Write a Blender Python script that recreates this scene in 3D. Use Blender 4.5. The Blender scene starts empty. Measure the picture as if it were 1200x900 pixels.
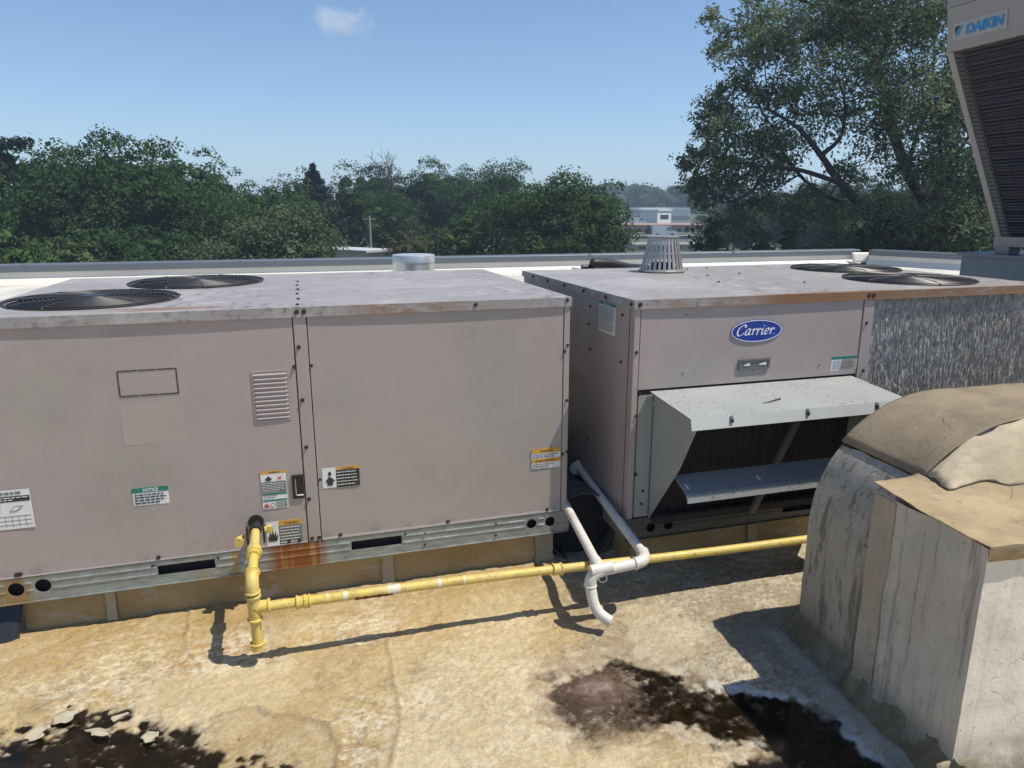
import bpy, bmesh, math, random
import numpy as np
from mathutils import Vector, Matrix, noise as mnoise

scene = bpy.context.scene
col = scene.collection
rng = np.random.default_rng(7)
random.seed(7)

# ------------------------------------------------------------------ camera, sky, sun
CAM_H = 1.60
FPX, PITCH, YAW = 832.0, math.radians(13.75), math.radians(16.5)
cam_d = bpy.data.cameras.new('camera')
cam_d.sensor_width = 36.0
cam_d.lens = FPX / 1200 * 36.0
cam_d.clip_start, cam_d.clip_end = 0.05, 8000
cam = bpy.data.objects.new('camera', cam_d)
col.objects.link(cam)
cam.location = (0, 0, CAM_H)
cam.rotation_euler = (math.pi / 2 - PITCH, 0, -YAW)
scene.camera = cam

SUN = Vector((0.48, -0.22, 1.0)).normalized()
world = bpy.data.worlds.new('World')
scene.world = world
world.use_nodes = True
wn = world.node_tree
wn.nodes.clear()
w_out = wn.nodes.new('ShaderNodeOutputWorld')
w_bg = wn.nodes.new('ShaderNodeBackground')
w_sky = wn.nodes.new('ShaderNodeTexSky')
w_sky.sky_type = 'NISHITA'
w_sky.sun_disc = False
w_sky.sun_elevation = math.asin(SUN.z)
w_sky.sun_rotation = math.atan2(SUN.x, SUN.y)
w_sky.altitude = 50
w_sky.air_density = 1.0
w_sky.dust_density = 0.0
w_sky.ozone_density = 3.0
w_bg.inputs['Strength'].default_value = 0.118
w_tint = wn.nodes.new('ShaderNodeMix'); w_tint.data_type = 'RGBA'; w_tint.blend_type = 'MULTIPLY'
w_tint.inputs['Factor'].default_value = 1.0
w_tint.inputs[7].default_value = (0.93, 1.0, 1.075, 1)
wn.links.new(w_sky.outputs['Color'], w_tint.inputs[6]); wn.links.new(w_tint.outputs[2], w_bg.inputs['Color'])
wn.links.new(w_bg.outputs['Background'], w_out.inputs['Surface'])

sun_d = bpy.data.lights.new('sun', 'SUN')
sun_d.energy = 5.0
sun_d.angle = math.radians(0.53)
sun_d.color = (1.0, 0.93, 0.82)
sun = bpy.data.objects.new('sun', sun_d)
col.objects.link(sun)
sun.rotation_euler = SUN.to_track_quat('Z', 'Y').to_euler()
sun.location = (6, -8, 14)

scene.view_settings.view_transform = 'Standard'
scene.view_settings.look = 'None'
scene.view_settings.exposure = 0.08
scene.view_settings.gamma = 1.0
scene.view_settings.use_curve_mapping = False
scene.render.engine = 'CYCLES'
scene.cycles.use_denoising = True
scene.cycles.max_bounces = 8
scene.cycles.volume_bounces = 4
scene.cycles.transparent_max_bounces = 8

# ------------------------------------------------------------------ photo measurement helpers
_F = np.array([math.sin(YAW), math.cos(YAW), 0.]); _R = np.array([math.cos(YAW), -math.sin(YAW), 0.])
_Z = np.array([0, 0, 1.])
_A = _F * math.cos(PITCH) - _Z * math.sin(PITCH); _U = _F * math.sin(PITCH) + _Z * math.cos(PITCH)
def ray(u, v): return _A + _R * (u - 600) / FPX - _U * (v - 450) / FPX
def on_z(u, v, z):
    d = ray(u, v); p = d * (z - CAM_H) / d[2]; return np.array([p[0], p[1], z])
def on_y(u, v, y):
    d = ray(u, v); p = d * y / d[1]; return np.array([p[0], p[1], p[2] + CAM_H])
def on_x(u, v, x):
    d = ray(u, v); p = d * x / d[0]; return np.array([p[0], p[1], p[2] + CAM_H])
def at(u, v, dist):
    d = ray(u, v); p = d * dist / math.hypot(d[0], d[1]); return np.array([p[0], p[1], p[2] + CAM_H])

# ------------------------------------------------------------------ numpy noise
def _hash(ix, iy, seed):
    h = (ix.astype(np.int64) * 374761393 + iy.astype(np.int64) * 668265263 + seed * 1442695041) & 0x7fffffff
    h = ((h ^ (h >> 13)) * 1274126177) & 0x7fffffff
    return ((h ^ (h >> 16)) & 0xffff) / 65535.0
def vnoise(x, y, seed=0):
    ix, iy = np.floor(x), np.floor(y)
    fx, fy = x - ix, y - iy
    fx = fx * fx * fx * (fx * (fx * 6 - 15) + 10); fy = fy * fy * fy * (fy * (fy * 6 - 15) + 10)
    a = _hash(ix, iy, seed); b = _hash(ix + 1, iy, seed); c = _hash(ix, iy + 1, seed); d = _hash(ix + 1, iy + 1, seed)
    return (a * (1 - fx) + b * fx) * (1 - fy) + (c * (1 - fx) + d * fx) * fy
def fbm(x, y, seed=0, octv=4, gain=0.5):
    s = 0; amp = 1; tot = 0
    for o in range(octv):
        r = 0.6 + o * 0.9
        s = s + amp * vnoise((x * math.cos(r) - y * math.sin(r)) * 2 ** o + 17.3 * o, (x * math.sin(r) + y * math.cos(r)) * 2 ** o - 9.1 * o, seed + o)
        tot += amp; amp *= gain
    return s / tot
def sstep(a, b, x):
    t = np.clip((x - a) / (b - a), 0, 1); return t * t * (3 - 2 * t)
def poly_sd(X, Y, poly):
    poly = np.array(poly)[:, :2]; n = len(poly)
    d = np.full(X.shape, 1e9); inside = np.zeros(X.shape, bool)
    for i in range(n):
        a = poly[i]; b = poly[(i + 1) % n]; e = b - a
        wx, wy = X - a[0], Y - a[1]
        t = np.clip((wx * e[0] + wy * e[1]) / (e @ e), 0, 1)
        d = np.minimum(d, (wx - e[0] * t) ** 2 + (wy - e[1] * t) ** 2)
        c = ((a[1] <= Y) & (b[1] > Y)) | ((b[1] <= Y) & (a[1] > Y))
        inside ^= c & (X < a[0] + (Y - a[1]) / (e[1] if abs(e[1]) > 1e-9 else 1e-9) * e[0])
    return np.where(inside, -np.sqrt(d), np.sqrt(d))
def line_d(X, Y, pts):
    d = np.full(X.shape, 1e9)
    for a, b in zip(pts[:-1], pts[1:]):
        a = np.array(a)[:2]; b = np.array(b)[:2]; e = b - a
        wx, wy = X - a[0], Y - a[1]
        t = np.clip((wx * e[0] + wy * e[1]) / (e @ e), 0, 1)
        d = np.minimum(d, np.hypot(wx - e[0] * t, wy - e[1] * t))
    return d

# ------------------------------------------------------------------ materials
def lin(c):
    return tuple((x / 255 / 12.92) if x / 255 <= 0.04045 else ((x / 255 + 0.055) / 1.055) ** 2.4 for x in c)
class N:
    def __init__(s, name):
        s.m = bpy.data.materials.new(name); s.m.use_nodes = True
        s.t = s.m.node_tree; s.b = s.t.nodes['Principled BSDF']; s.o = s.t.nodes['Material Output']
    def n(s, typ, **kw):
        nd = s.t.nodes.new(typ)
        for k, v in kw.items(): setattr(nd, k, v)
        return nd
    def l(s, a, b): s.t.links.new(a, b)
    def coord(s, scale=(1, 1, 1), which='Object', loc=(0, 0, 0), rot=(0, 0, 0)):
        tc = s.n('ShaderNodeTexCoord'); mp = s.n('ShaderNodeMapping')
        mp.inputs['Scale'].default_value = scale; mp.inputs['Location'].default_value = loc; mp.inputs['Rotation'].default_value = rot
        s.l(tc.outputs[which], mp.inputs['Vector']); return mp.outputs['Vector']
    def noise(s, vec, scale, detail=5, rough=0.6, dist=0.0):
        nd = s.n('ShaderNodeTexNoise'); s.l(vec, nd.inputs['Vector'])
        nd.inputs['Scale'].default_value = scale; nd.inputs['Detail'].default_value = detail
        nd.inputs['Roughness'].default_value = rough; nd.inputs['Distortion'].default_value = dist
        return nd.outputs['Fac']
    def ramp(s, fac, a, b, va=0.0, vb=1.0):
        nd = s.n('ShaderNodeMapRange'); nd.interpolation_type = 'SMOOTHSTEP'
        s.l(fac, nd.inputs['Value'])
        nd.inputs['From Min'].default_value = a; nd.inputs['From Max'].default_value = b
        nd.inputs['To Min'].default_value = va; nd.inputs['To Max'].default_value = vb
        return nd.outputs['Result']
    def math(s, op, a, b=None):
        nd = s.n('ShaderNodeMath', operation=op)
        for i, x in enumerate((a, b)):
            if x is None: continue
            if isinstance(x, (int, float)): nd.inputs[i].default_value = x
            else: s.l(x, nd.inputs[i])
        return nd.outputs[0]
    def mix(s, fac, a, b, mode='MIX'):
        nd = s.n('ShaderNodeMix', data_type='RGBA', blend_type=mode)
        if isinstance(fac, (int, float)): nd.inputs['Factor'].default_value = fac
        else: s.l(fac, nd.inputs['Factor'])
        for k, x in (('A', a), ('B', b)):
            sock = [i for i in nd.inputs if i.name == k and i.type == 'RGBA'][0]
            if isinstance(x, tuple): sock.default_value = (*x[:3], 1)
            else: s.l(x, sock)
        return [o for o in nd.outputs if o.type == 'RGBA'][0]
    def base(s, c):
        if isinstance(c, tuple): s.b.inputs['Base Color'].default_value = (*c[:3], 1)
        else: s.l(c, s.b.inputs['Base Color'])
    def rough(s, r):
        if isinstance(r, (int, float)): s.b.inputs['Roughness'].default_value = r
        else: s.l(r, s.b.inputs['Roughness'])
    def bump(s, h, strength=0.3, dist=0.01):
        nd = s.n('ShaderNodeBump'); nd.inputs['Strength'].default_value = strength; nd.inputs['Distance'].default_value = dist
        s.l(h, nd.inputs['Height']); s.l(nd.outputs['Normal'], s.b.inputs['Normal'])
    def sepx(s, vec):
        nd = s.n('ShaderNodeSeparateXYZ'); s.l(vec, nd.inputs[0]); return nd.outputs
    def band(s, x, a, b, soft):
        """1 between a and b with soft edges"""
        return s.math('MULTIPLY', s.ramp(x, a - soft, a + soft), s.ramp(x, b - soft, b + soft, 1, 0))
def plain(name, c, rough=0.6, metal=0.0, var=0.12, scale=8.0):
    m = N(name); v = m.coord()
    f = m.noise(v, scale, 6, 0.65)
    m.base(m.mix(f, tuple(x * (1 - var) for x in c), tuple(min(1, x * (1 + var)) for x in c)))
    m.rough(rough); m.b.inputs['Metallic'].default_value = metal
    return m.m
M = {}
# weathered beige-grey cabinet paint
def paint(name, c1, c2, dirt=(.12, .10, .09)):
    m = N(name); v = m.coord()
    big = m.noise(v, 1.1, 3, 0.5); mid = m.noise(v, 6.0, 6, 0.65)
    streak = m.noise(m.coord((14, 14, 0.9)), 1.5, 4, 0.6)
    cc = m.mix(m.ramp(big, .38, .62), c1, c2)
    cc = m.mix(m.ramp(mid, .35, .75, 0, .25), cc, tuple(x * .78 for x in c1))
    cc = m.mix(m.ramp(streak, .58, .8, 0, .12), cc, dirt)
    spots = m.noise(v, 42, 3, 0.5)
    cc = m.mix(m.ramp(spots, .74, .80, 0, .4), cc, dirt)
    m.base(cc); m.rough(m.ramp(mid, .3, .7, .42, .6))
    grime = m.noise(v, 2.2, 7, .7)
    cc = m.mix(m.ramp(grime, .52, .72, 0, .22), cc, tuple(x * .62 for x in c2)); m.base(cc)
    m.bump(m.noise(v, 3.0, 3, .5), .12, .02)
    return m
pm = paint('cabinet_paint', (.386, .322, .300), (.374, .330, .296)); M['paint'] = pm.m
def bottom_dirt(m):
    """mud splash along the foot of the front panels"""
    v = m.coord()
    src = m.b.inputs['Base Color'].links[0].from_socket
    z = m.sepx(v)[2]
    f = m.math('MULTIPLY', m.ramp(z, .08, .20, 1, 0), m.ramp(m.noise(v, 9, 6, .7), .45, .75, 0, .6))
    m.base(m.mix(f, src, (.10, .085, .07)))
pf = paint('front_panel_paint', (.390, .325, .303), (.370, .334, .295)); bottom_dirt(pf); M['panel'] = pf.m
# cabinet top sheet: scuffed, dusty, rust at the front edge
def lid_mat(name, rust_segments):
    m = N(name); v = m.coord()
    big = m.noise(v, 1.3, 4, .55); st = m.noise(m.coord((1.5, 9, 9)), 3.2, 7, .72)
    cc = m.mix(m.ramp(big, .35, .65), (.300, .279, .266), (.375, .353, .335))
    cc = m.mix(m.ramp(st, .54, .66, 0, .55), cc, (.145, .125, .122))
    sp = m.noise(m.coord((1, .55, 1)), 24, 7, .78)
    pk = m.ramp(m.noise(v, 1.7, 3, .6), .44, .62)
    cc = m.mix(m.math('MULTIPLY', m.ramp(sp, .52, .60, 0, .85), pk), cc, (.115, .095, .090))
    wh = m.noise(v, 7, 6, .7)
    cc = m.mix(m.ramp(wh, .52, .66, 0, .6), cc, (.45, .43, .415))
    x, y, z = m.sepx(v)
    rn = m.noise(m.coord((4, 30, 12)), 1.4, 6, .7)
    for a, b, y0, y1, k in rust_segments:
        f = m.math('MULTIPLY', m.band(x, a, b, .12), m.band(y, y0, y1, .022))
        f = m.math('MULTIPLY', f, m.ramp(rn, .42 - k * .2, .6 - k * .2))
        cc = m.mix(f, cc, m.mix(rn, (.12, .045, .02), (.34, .19, .09)))
    m.base(cc); m.rough(m.ramp(st, .3, .7, .38, .6))
    m.bump(m.noise(v, 2.2, 3, .5), .35, .03)
    return m.m
# galvanised base rail, rusty in one stretch
def galv(name, rust=(), c=(.31, .34, .325)):
    m = N(name); v = m.coord()
    a = m.noise(m.coord((3, 3, 8)), 6, 6, .65); b = m.noise(v, 2.0, 3, .5)
    vo = m.n('ShaderNodeTexVoronoi'); vo.inputs['Scale'].default_value = 38; m.l(v, vo.inputs['Vector'])
    cc = m.mix(m.ramp(a, .3, .7), tuple(x * .72 for x in c), tuple(x * 1.15 for x in c))
    cc = m.mix(m.math('MULTIPLY', vo.outputs['Distance'], .3), cc, tuple(x * .75 for x in c))
    x = m.sepx(v)[0]; dr = m.noise(m.coord((26, 5, 2.2)), 1.0, 6, .65)
    for (x0, x1, s, amt, colr) in rust:
        f = m.math('MULTIPLY', m.band(x, x0, x1, s), m.ramp(dr, .50 - amt * .3, .66 - amt * .3))
        cc = m.mix(f, cc, colr)
    m.base(cc); m.rough(m.ramp(a, .3, .7, .35, .55)); m.b.inputs['Metallic'].default_value = .35
    return m.m
M['galv'] = galv('galvanised_sheet')
M['hood'] = plain('hood_sheet_grey', (.33, .345, .325), .5, .1, .12, 5)
def hood_top():
    m = N('hood_top_speckled'); v = m.coord()
    a = m.noise(v, 2.5, 4, .5)
    cc = m.mix(a, (.29, .31, .30), (.39, .405, .39))
    dens = m.ramp(m.noise(v, 4.5, 3, .6), .35, .68)
    sp = m.noise(v, 85, 4, .7)
    f = m.math('MULTIPLY', m.ramp(sp, .55, .62), dens)
    m.base(m.mix(f, cc, (.07, .065, .06))); m.rough(.45)
    return m.m
M['hood_top'] = hood_top()
M['dark'] = plain('dark_interior', (.012, .012, .014), .8)
M['black'] = plain('black_plastic', (.016, .016, .018), .45)
M['guard'] = plain('black_wire', (.030, .030, .033), .45)
M['screw'] = plain('rusty_screw', (.055, .030, .022), .6, .3, .3, 90)
M['gap'] = plain('seam_shadow_gap_rubber', (.02, .018, .017), .85)
M['filter'] = plain('dusty_filter_and_shaded_sill', (.030, .025, .024), .9, 0, .3, 60)
M['white'] = plain('sticker_white', (.72, .72, .70), .5, 0, .05)
M['print'] = plain('sticker_black_print', (.03, .03, .032), .5)
M['greyprint'] = plain('sticker_grey_print', (.16, .17, .165), .5)
M['green'] = plain('sticker_green', (.018, .19, .135), .5)
M['orange'] = plain('sticker_orange', (.62, .33, .045), .5, 0, .2, 30)
M['red'] = plain('sticker_red', (.60, .05, .05), .5)
M['ghost'] = plain('label_residue', (.385, .338, .296), .55, 0, .05, 12)
M['logo_blue'] = plain('logo_blue', (.018, .052, .30), .3)
M['logo_white'] = plain('logo_white', (.82, .82, .82), .35, 0, .03)
M['cyan'] = plain('logo_light_blue', (.012, .22, .50), .4)
M['bright_steel'] = plain('bright_steel', (.60, .58, .54), .42, .55, .15, 20)
M['cage_steel'] = plain('weathered_steel_slats', (.42, .40, .38), .4, .5, .2, 15)
M['coping'] = plain('slate_grey_coping', (.135, .155, .175), .4, .2, .1, 3)
M['membrane_white'] = plain('white_membrane', (.70, .665, .585), .6, 0, .12, 1.2)
M['frame_tan'] = plain('taupe_metal', (.30, .27, .24), .5, 0, .08, 3)
M['coil_dark'] = plain('dark_coil_fins', (.045, .042, .055), .5, .2, .3, 40)
M['pipe_white'] = None
def pvc():
    m = N('dirty_white_pipe'); v = m.coord()
    a = m.noise(v, 9, 6, .65); b = m.noise(v, 55, 4, .7)
    cc = m.mix(m.ramp(a, .45, .75, 0, .6), (.66, .63, .57), (.42, .36, .28))
    cc = m.mix(m.ramp(b, .62, .7, 0, .8), cc, (.10, .085, .07))
    m.base(cc); m.rough(.42); m.bump(b, .1, .002); return m.m
M['pipe_white'] = pvc()
def yellow():
    m = N('worn_yellow_paint'); v = m.coord()
    a = m.noise(v, 7, 6, .7); b = m.noise(v, 70, 4, .7)
    cc = m.mix(m.ramp(a, .35, .7), (.66, .49, .10), (.58, .46, .17))
    cc = m.mix(m.ramp(m.noise(v, 16, 7, .75), .50, .68, 0, .55), cc, (.36, .27, .10)); cc = m.mix(m.ramp(b, .58, .66, 0, .75), cc, (.20, .12, .04))
    m.base(cc); m.rough(m.ramp(a, .3, .7, .35, .6)); m.bump(b, .2, .002); return m.m
M['yellow'] = yellow()
M['iron'] = plain('black_iron', (.035, .033, .032), .5, .3, .3, 50)
M['tape'] = plain('white_tape', (.64, .58, .44), .6, 0, .1, 60)
M['rust'] = plain('rust_red', (.13, .035, .018), .8, 0, .4, 60)

# ------------------------------------------------------------------ mesh builder
def org(o):
    v = Vector((0, 0, 0))
    while o is not None:
        v = v + o.location; o = o.parent
    return v
class MB:
    def __init__(s): s.v = []; s.f = []; s.mi = []; s.k = 0
    def add(s, verts, faces, mi=None):
        o = len(s.v); s.v.extend([tuple(map(float, p)) for p in verts])
        for f in faces: s.f.append(tuple(i + o for i in f)); s.mi.append(s.k if mi is None else mi)
        return s
    def box(s, x0, x1, y0, y1, z0, z1, mi=None):
        return s.add([(x0, y0, z0), (x1, y0, z0), (x1, y1, z0), (x0, y1, z0), (x0, y0, z1), (x1, y0, z1), (x1, y1, z1), (x0, y1, z1)],
                     [(0, 3, 2, 1), (4, 5, 6, 7), (0, 1, 5, 4), (1, 2, 6, 5), (2, 3, 7, 6), (3, 0, 4, 7)], mi)
    def prism(s, poly, axis, a, b, mi=None):
        """extrude a 2D polygon along an axis: 'x' (poly is y,z), 'y' (x,z), 'z' (x,y)"""
        def p(q, t): return {'x': (t, q[0], q[1]), 'y': (q[0], t, q[1]), 'z': (q[0], q[1], t)}[axis]
        n = len(poly)
        return s.add([p(q, a) for q in poly] + [p(q, b) for q in poly],
                     [tuple(range(n))[::-1], tuple(range(n, 2 * n))] + [(i, (i + 1) % n, n + (i + 1) % n, n + i) for i in range(n)], mi)
    def tube(s, pts, r, seg=12, cap=True, closed=False, mi=None):
        pts = [Vector(p) for p in pts]; n = len(pts)
        rs = r if hasattr(r, '__len__') else [r] * n
        tang = []
        for i in range(n):
            if closed: t = pts[(i + 1) % n] - pts[i - 1]
            else: t = pts[min(i + 1, n - 1)] - pts[max(i - 1, 0)]
            tang.append(t.normalized())
        up = Vector((0, 0, 1)) if abs(tang[0].z) < .9 else Vector((1, 0, 0))
        nrm = (up - tang[0] * up.dot(tang[0])).normalized()
        vs = []
        for i in range(n):
            nrm = (nrm - tang[i] * nrm.dot(tang[i])).normalized()
            bi = tang[i].cross(nrm)
            for k in range(seg):
                a = 2 * math.pi * k / seg
                vs.append(pts[i] + (nrm * math.cos(a) + bi * math.sin(a)) * rs[i])
        fs = []
        for i in range(n if closed else n - 1):
            j = (i + 1) % n
            for k in range(seg):
                fs.append((i * seg + k, i * seg + (k + 1) % seg, j * seg + (k + 1) % seg, j * seg + k))
        if cap and not closed:
            fs.append(tuple(range(seg))[::-1]); fs.append(tuple((n - 1) * seg + k for k in range(seg)))
        return s.add(vs, fs, mi)
    def cyl(s, c, ax, r, h, seg=16, mi=None, r2=None):
        c = Vector(c); ax = Vector(ax).normalized()
        return s.tube([c, c + ax * h], [r, r if r2 is None else r2], seg, mi=mi)
    def ring(s, c, ax, R, r, n=48, seg=5, mi=None):
        c = Vector(c); ax = Vector(ax).normalized()
        u = ax.orthogonal().normalized(); w = ax.cross(u)
        return s.tube([c + (u * math.cos(2 * math.pi * i / n) + w * math.sin(2 * math.pi * i / n)) * R for i in range(n)], r, seg, closed=True, mi=mi)
    def quad(s, a, b, c, d, mi=None): return s.add([a, b, c, d], [(0, 1, 2, 3)], mi)
    def build(s, name, mats, parent=None, smooth=False, bevel=0, seg=2, ang=35):
        me = bpy.data.meshes.new(name)
        o0 = org(parent)
        me.from_pydata([(x - o0.x, y - o0.y, z - o0.z) for x, y, z in s.v], [], s.f)
        if not isinstance(mats, (list, tuple)): mats = [mats]
        for m in mats: me.materials.append(m)
        if len(mats) > 1: me.polygons.foreach_set('material_index', s.mi)
        me.update()
        o = bpy.data.objects.new(name, me); col.objects.link(o)
        if parent: o.parent = parent
        if smooth:
            me.polygons.foreach_set('use_smooth', [True] * len(me.polygons))
            me.set_sharp_from_angle(angle=math.radians(ang))
        if bevel:
            b = o.modifiers.new('bevel', 'BEVEL'); b.width = bevel; b.segments = seg; b.limit_method = 'ANGLE'; b.harden_normals = False
            b.angle_limit = math.radians(40)
        return o
def empty(name, loc, label, cat, group=None):
    o = bpy.data.objects.new(name, None); col.objects.link(o); o.location = loc
    o.empty_display_size = .2
    return tag(o, label, cat, group)
def tag(o, label, cat, group=None):
    o['label'] = label; o['category'] = cat
    if group: o['group'] = group
    return o
def kind(o, k): o['kind'] = k; return o
def raw_mesh(name, V, Fq, mat, parent=None, smooth=False, colors=None):
    """fast mesh from numpy arrays, all faces quads (or all tris)"""
    me = bpy.data.meshes.new(name); nv, nf, k = len(V), len(Fq), Fq.shape[1]
    o0 = np.array(org(parent)); V = V - o0
    me.vertices.add(nv); me.loops.add(nf * k); me.polygons.add(nf)
    me.vertices.foreach_set('co', V.astype(np.float32).ravel())
    me.loops.foreach_set('vertex_index', Fq.astype(np.int32).ravel())
    me.polygons.foreach_set('loop_start', np.arange(0, nf * k, k, dtype=np.int32))
    me.polygons.foreach_set('use_smooth', np.full(nf, smooth, dtype=bool))
    me.update(calc_edges=True)
    if colors is not None:
        at_ = me.color_attributes.new('albedo', 'FLOAT_COLOR', 'POINT')
        c4 = np.ones((nv, 4), np.float32); c4[:, :colors.shape[1]] = colors; at_.data.foreach_set('color', c4.ravel())
    if mat: me.materials.append(mat)
    o = bpy.data.objects.new(name, me); col.objects.link(o)
    if parent: o.parent = parent
    return o
def grid_faces(nx, ny):
    i = np.arange(nx - 1)[None, :] + np.arange(ny - 1)[:, None] * nx
    return np.stack([i, i + 1, i + nx + 1, i + nx], -1).reshape(-1, 4)
def curve_mesh(cu):
    ob = bpy.data.objects.new('tmp', cu); col.objects.link(ob)
    dg = bpy.context.evaluated_depsgraph_get(); dg.update()
    me = bpy.data.meshes.new_from_object(ob.evaluated_get(dg))
    bpy.data.objects.remove(ob); 
    return me
def plate(mb, outline, holes, thick, place, mi=None):
    """2D plate with real holes; place maps (a, b, t) -> world point, t in 0..thick"""
    cu = bpy.data.curves.new('tmp', 'CURVE'); cu.dimensions = '2D'; cu.fill_mode = 'BOTH'; cu.extrude = thick / 2
    for pl in [outline] + holes:
        sp = cu.splines.new('POLY'); sp.points.add(len(pl) - 1); sp.use_cyclic_u = True
        for p, q in zip(sp.points, pl): p.co = (q[0], q[1], 0, 1)
    me = curve_mesh(cu)
    mb.add([place(v.co.x, v.co.y, v.co.z + thick / 2) for v in me.vertices], [tuple(p.vertices) for p in me.polygons], mi)
    bpy.data.meshes.remove(me); bpy.data.curves.remove(cu)
def text(mb, s, size, place, mi=None, shear=0.0, bold=0.0, thick=.0006, width=None):
    cu = bpy.data.curves.new('tmp', 'FONT'); cu.body = s; cu.size = size; cu.shear = shear; cu.offset = bold; cu.extrude = thick / 2
    cu.resolution_u = 3
    me = curve_mesh(cu)
    if len(me.vertices):
        xs = [v.co.x for v in me.vertices]; k = 1.0 if width is None else width / (max(xs) - min(xs)); x0 = min(xs)
        mb.add([place((v.co.x - x0) * k, v.co.y, v.co.z + thick / 2) for v in me.vertices], [tuple(p.vertices) for p in me.polygons], mi)
    bpy.data.meshes.remove(me); bpy.data.curves.remove(cu)
def circ(cx, cy, r, n=40): return [(cx + r * math.cos(2 * math.pi * i / n), cy + r * math.sin(2 * math.pi * i / n)) for i in range(n)]
def rect(x0, x1, y0, y1): return [(x0, y0), (x1, y0), (x1, y1), (x0, y1)]

def frame_front(x0, z0, y):           # on a face looking to -Y
    return lambda a, b, t: (x0 + a, y - t, z0 + b)
def frame_left(y1, z0, x):            # on a face looking to -X; a runs towards -Y
    return lambda a, b, t: (x - t, y1 - a, z0 + b)
class Sticker:
    def __init__(s, place, w, h, base='white'):
        s.p = place; s.w = w; s.h = h; s.mb = MB(); s.mats = []; s.r(0, 0, 1, 1, base, 0)
    def mi(s, k):
        if k not in s.mats: s.mats.append(k)
        return s.mats.index(k)
    def r(s, x0, y0, x1, y1, k, lay=1):
        t0 = .0008 * lay + .0006
        q = [(x0 * s.w, y0 * s.h), (x1 * s.w, y0 * s.h), (x1 * s.w, y1 * s.h), (x0 * s.w, y1 * s.h)]
        v = [s.p(a, b, .0002 if lay == 0 else t0 - .0007) for a, b in q] + [s.p(a, b, t0) for a, b in q]
        s.mb.add(v, [(4, 5, 6, 7), (0, 1, 5, 4), (1, 2, 6, 5), (2, 3, 7, 6), (3, 0, 4, 7)], s.mi(k)); return s
    def poly(s, pts, k, lay=2):
        t0 = .0008 * lay + .0006
        s.mb.add([s.p(a * s.w, b * s.h, t0) for a, b in pts], [tuple(range(len(pts)))], s.mi(k)); return s
    def lines(s, x0, y0, x1, y1, n, k='print', fill=.5, lay=2):
        """rows of print too small to read"""
        for i in range(n):
            yc = y1 - (i + .5) * (y1 - y0) / n; hh = (y1 - y0) / n * fill / 2; x = x0
            end = x1 - random.random() * (x1 - x0) * (.35 if i == n - 1 else .12)
            while x < end:
                wd = (x1 - x0) * random.uniform(.06, .17); s.r(x, yc - hh, min(end, x + wd), yc + hh, k, lay); x += wd + (x1 - x0) * .03
        return s
    def txt(s, body, x, y, h, k, lay=2, width=None, bold=.0):
        text(s.mb, body, h * s.h, lambda a, b, t: s.p(x * s.w + a, y * s.h + b, t + .0008 * lay), s.mi(k), bold=bold,
             width=None if width is None else width * s.w, thick=.0004); return s
    def build(s, name, parent): return s.mb.build(name, [M[k] for k in s.mats], parent)

# =================================================================== SETTING
# ---- terrain, roof
def terrain_h(x, y):
    d = np.hypot(x, y)
    h = -5.0 + 2.2 * sstep(70, 190, d) + 5.0 * sstep(190, 420, d) + 16 * sstep(420, 900, d)
    return h
rr = np.concatenate([np.linspace(0, 60, 13), np.geomspace(70, 4000, 45)])
tt = np.linspace(0, 2 * np.pi, 97)
TT, RRg = np.meshgrid(tt, rr)
gx, gy = RRg * np.cos(TT), RRg * np.sin(TT)
gz = terrain_h(gx, gy) + np.where(RRg > 60, (fbm(gx / 60, gy / 60, 3) - .5) * 3 * sstep(60, 300, RRg), 0)
mg = N('meadow'); v_ = mg.coord()
mg.base(mg.mix(mg.ramp(mg.noise(v_, .05, 6, .6), .4, .6), (.045, .065, .025), (.11, .105, .06))); mg.rough(.9)
kind(raw_mesh('ground', np.stack([gx, gy, gz], -1).reshape(-1, 3), grid_faces(97, len(rr)), mg.m, smooth=True), 'structure')

PX = 16.7; PY = 18.4
def par_x(y): return PX + (PY - y) * .35
deck = MB(); deck.prism([(-45, -12), (par_x(-12), -12), (par_x(PY), PY), (-45, PY)], 'z', -5.2, -.022)
mdk = N('pale_roof_sheet'); v_ = mdk.coord()
a_ = mdk.noise(v_, .7, 6, .6)
mdk.base(mdk.mix(mdk.ramp(a_, .35, .65), (.46, .44, .39), (.68, .65, .58))); mdk.rough(.6)
kind(deck.build('roof', mdk.m), 'structure')

# ---- coated roof membrane around the units, with lumps, cants, basins and stains
def axis(lo, a, b, hi, step, grow=1.12):
    mid = list(np.arange(a, b, step)); st = step
    left = []; x = a
    while x > lo: st *= grow; x -= st; left.append(x)
    st = step; right = []; x = mid[-1]
    while x < hi: st *= grow; x += st; right.append(x)
    return np.array(left[::-1] + mid + right)
ax_ = axis(-5, -1.28, 2.25, 6, .0058); ay_ = axis(-2.5, 1.42, 2.93, 4.75, .0058)
X, Y = np.meshgrid(ax_, ay_)
def gp(*pts): return [on_z(u, v, 0)[:2] for u, v in pts]
pud1 = gp((645, 822), (662, 795), (715, 772), (775, 786), (820, 808), (870, 806), (930, 822), (985, 848), (1020, 872), (1045, 905),
          (1010, 960), (900, 940), (860, 905), (905, 880), (880, 868), (838, 872), (800, 850), (755, 848), (700, 862), (655, 846))
pud2 = gp((-60, 880), (0, 868), (50, 846), (110, 838), (165, 850), (215, 862), (250, 880), (300, 900), (290, 960), (60, 1000), (-90, 960))
wob = (fbm(X * 9, Y * 9, 11, 5) - .5)
wob2 = (fbm(X * 30, Y * 30, 21, 4) - .5)
sd1 = poly_sd(X, Y, pud1) + wob * .13 + wob2 * .05
sd2 = poly_sd(X, Y, pud2) + wob * .24 + wob2 * .14
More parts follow.
